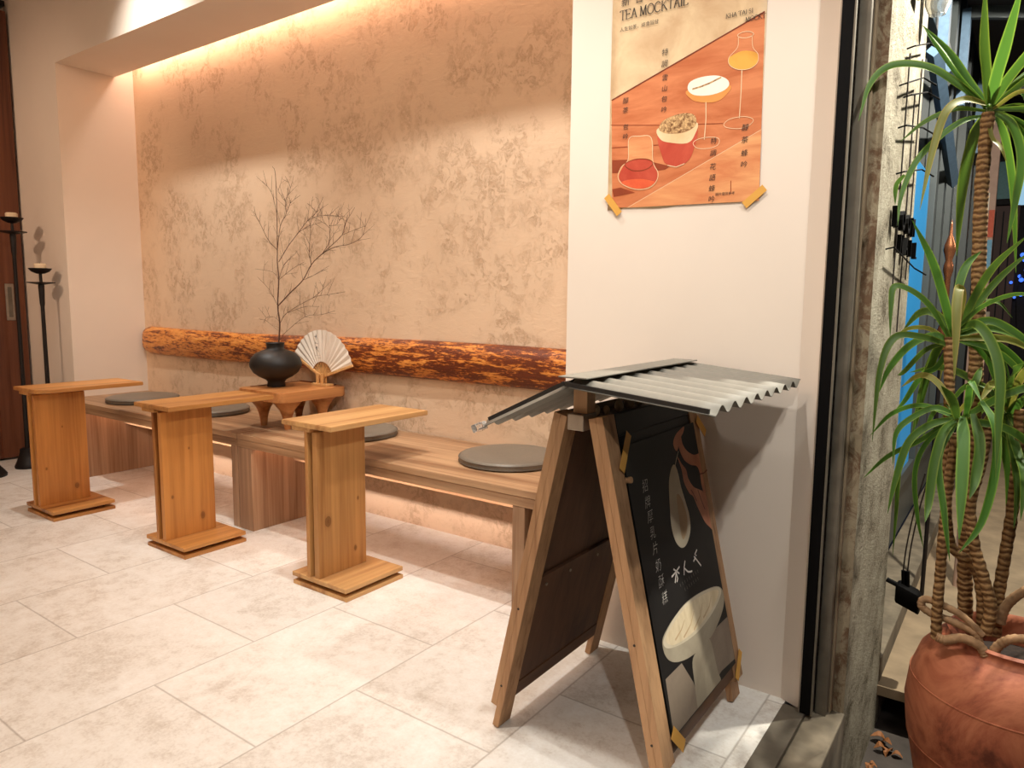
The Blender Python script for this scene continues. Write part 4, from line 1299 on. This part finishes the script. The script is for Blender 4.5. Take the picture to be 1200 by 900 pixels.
cane([(-0.0011,1.84,0.3062),(-0.0015,1.84,0.3944),(0.0034,1.84,0.4922),(0.0083,1.84,0.5882),(0.0087,1.84,0.7004),(0.0062,1.84,0.8104)], .012, .011)
cane([(-0.0217,1.76,0.3316),(-0.061,1.76,0.3644),(-0.1,1.76,0.3789),(-0.1327,1.76,0.3839),(-0.1381,1.76,0.3667),(-0.1176,1.76,0.3546),(-0.0754,1.76,0.3468),(-0.0371,1.76,0.3328),(-0.0263,1.76,0.3112)], .0075, .009, M_root, 'root')
cane([(-0.0139,1.74,0.2985),(-0.0257,1.74,0.3156),(-0.0568,1.74,0.3234),(-0.0872,1.74,0.3105),(-0.1049,1.74,0.313)], .010, .010, M_root, 'root')
cane([(-0.0061,1.75,0.2891),(0.0064,1.75,0.3213),(0.0282,1.75,0.3428),(0.0688,1.75,0.3531)], .010, .009, M_root, 'root')
cane([(0.0058,1.82,0.3453),(0.0122,1.82,0.3818),(0.0308,1.82,0.4135),(0.0623,1.82,0.4441)], .010, .010, M_root, 'root')

NL = [0]
def leaf(pts, w=.021, dry=False, fold=.25):
    q = spline(prel(pts), 6)
    bm = bmesh.new()
    uvl = bm.loops.layers.uv.new('UVMap')
    n = len(q)
    view = (Vector((0, 0, 1.03)) - PO).normalized()
    rows = []
    tw = random.uniform(-.7, .7)
    for i, p in enumerate(q):
        k = i / (n - 1)
        d = (q[min(i + 1, n - 1)] - q[max(i - 1, 0)]).normalized()
        s0 = d.cross(Vector((.25 + tw * .4, -1, .35 + tw * k)))
        if s0.length < .05:
            s0 = d.cross(Vector((1, 0, 0)))
        s0.normalize()
        nn = s0.cross(d)
        ww = w * .39 * (.55 + .45 * min(1, k * 5)) * (1 - max(0, (k - .55) / .45) ** 1.8 * .96)
        rows.append([bm.verts.new(p - s0 * ww + nn * ww * fold), bm.verts.new(p - nn * ww * fold * .3), bm.verts.new(p + s0 * ww + nn * ww * fold)])
    for i, (a, b) in enumerate(zip(rows, rows[1:])):
        for j in range(2):
            f = bm.faces.new((a[j], a[j + 1], b[j + 1], b[j]))
            for lp, (uu, kk) in zip(f.loops, ((j / 2, i), ((j + 1) / 2, i), ((j + 1) / 2, i + 1), (j / 2, i + 1))):
                lp[uvl].uv = (uu, kk / n * 6)
    obj('leaf', bm, M_leaf_dry if dry else M_leaf, pl, smooth='all', recalc=False)
    NL[0] += 1
# leaves seen in the photograph: top crown
leaf([(-0.1039,1.93,1.4599),(-0.1385,1.94,1.5145),(-0.1873,1.95,1.5951),(-0.2475,1.96,1.671)], .024)
leaf([(-0.1058,1.93,1.4638),(-0.1532,1.9133,1.5177),(-0.2024,1.8967,1.5906),(-0.2319,1.88,1.6365)], .015)
leaf([(-0.1072,1.93,1.4622),(-0.1655,1.906,1.5161),(-0.2232,1.882,1.5541),(-0.2881,1.858,1.561),(-0.3254,1.834,1.5225),(-0.3406,1.81,1.4379)], .024)
leaf([(-0.1029,1.93,1.467),(-0.1084,1.8967,1.5171),(-0.1163,1.8633,1.5792),(-0.12,1.83,1.6877)], .028)
leaf([(-0.0981,1.93,1.4663),(-0.0891,1.88,1.5098),(-0.0745,1.83,1.5651),(-0.0534,1.78,1.6628)], .03)
leaf([(-0.095,1.93,1.4658),(-0.0716,1.9133,1.5064),(-0.0339,1.8967,1.556),(0.001,1.88,1.5947)], .026)
leaf([(-0.0947,1.93,1.4622),(-0.0644,1.9633,1.5012),(-0.0213,1.9967,1.5346),(0.0318,2.03,1.5359)], .022)
leaf([(-0.106,1.93,1.4674),(-0.1456,1.8925,1.4739),(-0.1758,1.855,1.4432),(-0.1918,1.8175,1.3523),(-0.2021,1.78,1.2301)], .022, True)
leaf([(-0.1065,1.93,1.453),(-0.162,1.9133,1.4609),(-0.2168,1.8967,1.4391),(-0.2631,1.88,1.3967)], .014)
leaf([(-0.1073,1.93,1.4423),(-0.1463,1.902,1.4309),(-0.19,1.874,1.3927),(-0.2264,1.846,1.3387),(-0.245,1.818,1.2664),(-0.2437,1.79,1.2007)], .017)
leaf([(-0.1089,1.93,1.4425),(-0.1284,1.97,1.3992),(-0.1437,2.01,1.3016),(-0.1473,2.05,1.1459)], .03)
leaf([(-0.0905,1.93,1.4472),(-0.0557,1.9175,1.415),(-0.0334,1.905,1.3412),(-0.0369,1.8925,1.2512),(-0.0448,1.88,1.161)], .022)
leaf([(-0.0926,1.93,1.4547),(-0.0463,1.88,1.4719),(0.0046,1.83,1.4493)], .014, True)
leaf([(-0.0923,1.93,1.4511),(-0.0381,1.955,1.4578),(0.0181,1.98,1.4108)], .016)
leaf([(-0.1015,1.93,1.4487),(-0.0906,1.9133,1.3936),(-0.0728,1.8967,1.3671),(-0.0577,1.88,1.3309)], .012, True)
leaf([(-0.2389,1.8,1.3093),(-0.254,1.8,1.2869),(-0.2531,1.8,1.2464)], .012)
# middle crown
leaf([(-0.1233,1.8,0.96),(-0.1448,1.78,1.0415),(-0.1705,1.76,1.1218),(-0.2103,1.74,1.2052)], .022)
leaf([(-0.1202,1.8,0.9601),(-0.1131,1.772,1.0382),(-0.1161,1.744,1.0625),(-0.1159,1.716,1.0241),(-0.1107,1.688,0.9559),(-0.1062,1.66,0.8792)], .024, True)
leaf([(-0.1171,1.8,0.9602),(-0.0926,1.7833,1.0384),(-0.0602,1.7667,1.1076),(-0.0083,1.75,1.1672)], .02)
leaf([(-0.1175,1.8,0.9657),(-0.0847,1.8167,1.0315),(-0.0502,1.8333,1.0872),(0.0007,1.85,1.1451)], .018)
leaf([(-0.1222,1.8,0.9655),(-0.1238,1.8267,1.0512),(-0.1141,1.8533,1.1123),(-0.0897,1.88,1.1461)], .022)
leaf([(-0.1292,1.8,0.9542),(-0.1657,1.784,1.0195),(-0.2019,1.768,1.0557),(-0.2366,1.752,1.0663),(-0.2381,1.736,1.0222),(-0.2333,1.72,0.9568)], .018)
leaf([(-0.1305,1.8,0.9505),(-0.1713,1.8067,0.9765),(-0.21,1.8133,0.9751),(-0.2351,1.82,0.9568)], .012, True)
leaf([(-0.1303,1.8,0.9468),(-0.158,1.795,0.9625),(-0.2031,1.79,0.9384),(-0.2394,1.785,0.8854),(-0.2558,1.78,0.8307)], .02)
leaf([(-0.1283,1.8,0.9414),(-0.1786,1.7625,0.9592),(-0.2258,1.725,0.9569),(-0.2438,1.6875,0.8867),(-0.2433,1.65,0.7393)], .02)
leaf([(-0.1137,1.8,0.9786),(-0.0824,1.77,0.9892),(-0.0521,1.74,0.9528),(-0.0324,1.71,0.8906),(-0.027,1.68,0.7924),(-0.0232,1.65,0.6963)], .025)
leaf([(-0.1133,1.8,0.9731),(-0.0635,1.8067,0.9961),(-0.0116,1.8133,0.9691),(0.0391,1.82,0.9219)], .022)
leaf([(-0.1128,1.8,0.9658),(-0.0602,1.8333,0.9794),(0.001,1.8667,0.9533),(0.051,1.9,0.8813)], .02)
leaf([(-0.1151,1.8,0.9548),(-0.073,1.84,0.9421),(-0.022,1.88,0.8591),(0.0155,1.92,0.7637)], .018)
leaf([(-0.1227,1.8,0.9728),(-0.0759,1.7667,1.0245),(-0.0199,1.7333,1.0505),(0.0341,1.7,1.0423)], .012)
leaf([(-0.1303,1.8,0.9468),(-0.1756,1.8333,0.9282),(-0.2183,1.8667,0.8749),(-0.2358,1.9,0.8611)], .014)
leaf([(-0.1283,1.8,0.9414),(-0.1513,1.83,0.8917),(-0.1826,1.86,0.8681),(-0.2164,1.89,0.8028),(-0.2365,1.92,0.7769)], .016)
# lower crown
leaf([(-0.1054,1.75,0.8011),(-0.1423,1.7375,0.8117),(-0.1822,1.725,0.7871),(-0.2075,1.7125,0.7526),(-0.208,1.7,0.6856)], .016)
leaf([(-0.1048,1.75,0.7921),(-0.147,1.73,0.7756),(-0.182,1.71,0.7376),(-0.1986,1.69,0.6609),(-0.2072,1.67,0.5855)], .02)
leaf([(-0.103,1.75,0.7886),(-0.1219,1.72,0.7617),(-0.1317,1.69,0.6985),(-0.1329,1.66,0.6234),(-0.1338,1.63,0.5911)], .024)
leaf([(-0.0914,1.75,0.7971),(-0.0835,1.7033,0.7475),(-0.0779,1.6567,0.669),(-0.0724,1.61,0.5737)], .03)
leaf([(-0.0739,1.75,0.8043),(-0.0564,1.7167,0.7488),(-0.0574,1.6833,0.6843),(-0.063,1.65,0.6469)], .026)
leaf([(-0.0611,1.75,0.8323),(-0.0332,1.715,0.7868),(-0.0262,1.68,0.7071),(-0.0399,1.645,0.6056),(-0.0705,1.61,0.5465)], .022)
leaf([(-0.1,1.75,0.789),(-0.1106,1.725,0.8341),(-0.1304,1.7,0.8634)], .022)
leaf([(-0.1026,1.75,0.7832),(-0.1254,1.71,0.7139),(-0.1055,1.67,0.6081),(-0.0858,1.63,0.5197)], .018)
leaf([(-0.1061,1.75,0.7883),(-0.1543,1.755,0.7302),(-0.1712,1.76,0.6607),(-0.1604,1.765,0.5653),(-0.1446,1.77,0.4953)], .013)
leaf([(-0.1091,1.75,0.788),(-0.1736,1.77,0.7538),(-0.2038,1.79,0.6695),(-0.2075,1.81,0.5554),(-0.2099,1.83,0.4435)], .013)
leaf([(-0.1096,1.75,0.7952),(-0.1706,1.7833,0.8092),(-0.2317,1.8167,0.7799),(-0.2775,1.85,0.7199)], .014)
leaf([(-0.1063,1.75,0.7919),(-0.1661,1.79,0.7327),(-0.2357,1.83,0.6777),(-0.2888,1.87,0.6108)], .014)
leaf([(-0.0882,1.75,0.7938),(-0.0785,1.7667,0.8559),(-0.0722,1.7833,0.882),(-0.0681,1.8,0.899)], .02)
leaf([(-0.0854,1.75,0.7977),(-0.0827,1.7167,0.8481),(-0.0785,1.6833,0.8758),(-0.0576,1.65,0.8436)], .018)
# right crown
R4 = [[(-0.0176,1.86,0.8057),(-0.0332,1.86,0.8507),(-0.0563,1.86,0.9141),(-0.0514,1.86,0.9514)], [(-0.0146,1.86,0.806),(-0.006,1.8267,0.8561),(0.0123,1.7933,0.9011),(0.0452,1.76,0.9175)],
      [(-0.014,1.86,0.7986),(0.0105,1.81,0.8323),(0.0445,1.76,0.8409)], [(-0.0198,1.86,0.7943),(-0.0044,1.8267,0.7378),(0.0126,1.7933,0.655),(0.0135,1.76,0.5724)],
      [(-0.0137,1.86,0.7949),(0.0133,1.8433,0.7558),(0.0317,1.8267,0.6695),(0.037,1.81,0.564)], [(-0.0231,1.86,0.7977),(-0.0471,1.8767,0.7818),(-0.059,1.8933,0.7202),(-0.0556,1.91,0.6194)],
      [(-0.0233,1.86,0.8014),(-0.0503,1.8933,0.8176),(-0.0739,1.9267,0.7921),(-0.0832,1.96,0.7369)], [(-0.017,1.86,0.7983),(-0.0182,1.88,0.7276),(-0.0034,1.9,0.6494),(0.0052,1.92,0.4891)],
      [(-0.0143,1.86,0.8023),(-0.0008,1.885,0.8788),(0.0315,1.91,0.9436)], [(-0.011,1.86,0.7989),(0.0212,1.885,0.7879),(0.0644,1.91,0.7145)],
      [(-0.0206,1.86,0.8054),(-0.015,1.785,0.8858),(0.0041,1.71,0.9183)], [(-0.0198,1.86,0.7943),(0.0072,1.8133,0.7232),(0.0223,1.7667,0.6801),(0.0229,1.72,0.6023)],
      [(-0.0125,1.86,0.7987),(0.029,1.82,0.7792),(0.0435,1.78,0.6807),(0.0383,1.74,0.6179)], [(-0.0173,1.86,0.802),(-0.0433,1.81,0.8637),(-0.0644,1.76,0.8309)]]
for i, q in enumerate(R4):
    leaf(q, .018 + .006 * (i % 3) / 2, i % 4 == 1)
# a few more around each crown so that it is full from other sides
rc = random.Random(11)
for (bx, by, bz), nl in (((-0.1021,1.93,1.456), 12), ((-0.1232,1.8,0.9581), 10), ((-0.097,1.75,0.7893), 5), ((-0.017,1.86,0.7983), 9)):
    for i in range(nl):
        a = rc.uniform(.05, pi - .05)     # pointing away from the street side
        e = rc.uniform(-.1, 1.0)
        ln_ = rc.uniform(.22, .38)
        dx, dy = cos(a), sin(a)
        if bx + dx * ln_ < -.27:
            dx *= .4
        p = [(bx + dx * ln_ * k * (1 - .25 * k * (1 - e)), by + dy * ln_ * k, bz + ln_ * (e * k - (1.05 - .4 * e) * k * k)) for k in (0, .33, .66, 1)]
        leaf(p, rc.uniform(.015, .023), rc.random() < .15)

# dead leaves on the street by the pier foot
rd = random.Random(4)
for i in range(12):
    bm = bmesh.new()
    L = rd.uniform(.025, .05)
    rows = []
    for k in range(6):
        u = k / 5
        w = .35 * L * sin(pi * (.08 + .9 * u))
        z = .012 * sin(pi * u) + rd.uniform(0, .004)
        rows.append([bm.verts.new((-w, L * (u - .5), z + w * .5)), bm.verts.new((0, L * (u - .5), z)), bm.verts.new((w, L * (u - .5), z + w * .5))])
    for a, b in zip(rows, rows[1:]):
        for j in range(2):
            bm.faces.new((a[j], a[j + 1], b[j + 1], b[j]))
    o = obj('dead_leaf', bm, M_dead, None, (rd.uniform(-.285, -.20), rd.uniform(2.12, 2.42), -.349 + .004 * (i % 3)), rot=(rd.uniform(-.3, .3), rd.uniform(-.3, .3), rd.uniform(0, 6)))
    s_ = o.modifiers.new('s', 'SOLIDIFY'); s_.thickness = .0006
    tag(o, 'curled brown dead leaf on the dark ground at the foot of the pier', 'leaf', 'dead leaves at the foot of the pier')

# ------------------------------------------------------------------ lights
def light(name, typ, loc, energy, color, target=None, **k):
    L = bpy.data.lights.new(name, typ)
    L.energy = energy
    L.color = color
    for a, v in k.items():
        setattr(L, a, v)
    o = bpy.data.objects.new(name, L)
    COL.objects.link(o)
    o.location = loc
    if target:
        o.rotation_euler = (Vector(target) - Vector(loc)).to_track_quat('-Z', 'Y').to_euler()
    return o
WARM = (1, .985, .93)
PINK = (1, .70, .50)
light('entrance_spot', 'SPOT', (.35, 1.15, 2.28), 56, WARM, (-1.6, 1.35, .3), spot_size=radians(84), spot_blend=.5, shadow_soft_size=.035)
light('entry_downlight', 'SPOT', (-.75, .85, 2.97), 90, WARM, (-1.0, 1.15, 0), spot_size=radians(86), spot_blend=.6, shadow_soft_size=.04)
light('canopy_spot', 'SPOT', (.2, -.2, 2.2), 50, WARM, (-1.3, 1.15, .1), spot_size=radians(92), spot_blend=.8, shadow_soft_size=.03)
for x, e in ((-1.6, 125), (-3.45, 105)):
    light('ceiling_spot', 'SPOT', (x, 1.44, 2.97), e, WARM, (x, 2.25, .5), spot_size=radians(76), spot_blend=1, shadow_soft_size=.04)
light('room_fill', 'AREA', (-2.0, .1, 2.98), 28, PINK, (-2.0, .1, 0), shape='RECTANGLE', size=2.6, size_y=1.6)  # soft pink fill added to lift the room's ambient light; no fixture
light('corner_fill', 'SPOT', (-3.4, -1.2, 2.8), 150, PINK, (-4.95, 1.9, 1.5), spot_size=radians(42), spot_blend=1, shadow_soft_size=.12)  # invented spot, added only to brighten the left wall and door corner
light('cove_led', 'AREA', (-2.82, 2.285, 2.43), 6, (1, .76, .62), (-2.82, 2.30, 0), shape='RECTANGLE', size=3.3, size_y=.03)
light('bench_led', 'AREA', (-3.55, 1.876, .39), 1.1, (1, .84, .76), (-3.55, 2.333, .12), shape='RECTANGLE', size=1.35, size_y=.012, spread=radians(48))
light('bench_led', 'AREA', (-2.0, 1.876, .39), 1.1, (1, .84, .76), (-2.0, 2.333, .12), shape='RECTANGLE', size=1.3, size_y=.012, spread=radians(48))
light('pier_lamp', 'POINT', (.2, 2.4, 2.42), 300, (1, .96, .84), shadow_soft_size=.03)
light('lane_light', 'AREA', (.9, 4.6, 2.1), 30, (.95, .86, .74), (.1, 4.6, 0), shape='RECTANGLE', size=1.0, size_y=2.4)

w = bpy.data.worlds.new('night')
S.world = w
w.use_nodes = True
w.node_tree.nodes['Background'].inputs[0].default_value = (.5, .55, .75, 1)
w.node_tree.nodes['Background'].inputs[1].default_value = .02

# ------------------------------------------------------------------ camera
cd = bpy.data.cameras.new('camera')
cd.sensor_width = 36
cd.lens = 836.88 / 1200 * 36
cd.clip_start = .02
cam = bpy.data.objects.new('camera', cd)
COL.objects.link(cam)
R_ = [[0.812787,0.582469,0.010396],[-0.076754,0.08938,0.993036],[-0.577483,0.807924,-0.117354]]
cam.matrix_world = Matrix(((R_[0][0], R_[1][0], -R_[2][0], 0), (R_[0][1], R_[1][1], -R_[2][1], 0), (R_[0][2], R_[1][2], -R_[2][2], 1.03), (0, 0, 0, 1)))
S.camera = cam
S.view_settings.view_transform = 'Standard'
S.view_settings.look = 'None'
S.view_settings.gamma = 1
S.view_settings.use_curve_mapping = False
S.view_settings.exposure = 0.12
try:
    S.cycles.use_denoising = True
    S.cycles.max_bounces = 8
    S.cycles.sample_clamp_indirect = 4
except Exception:
    pass
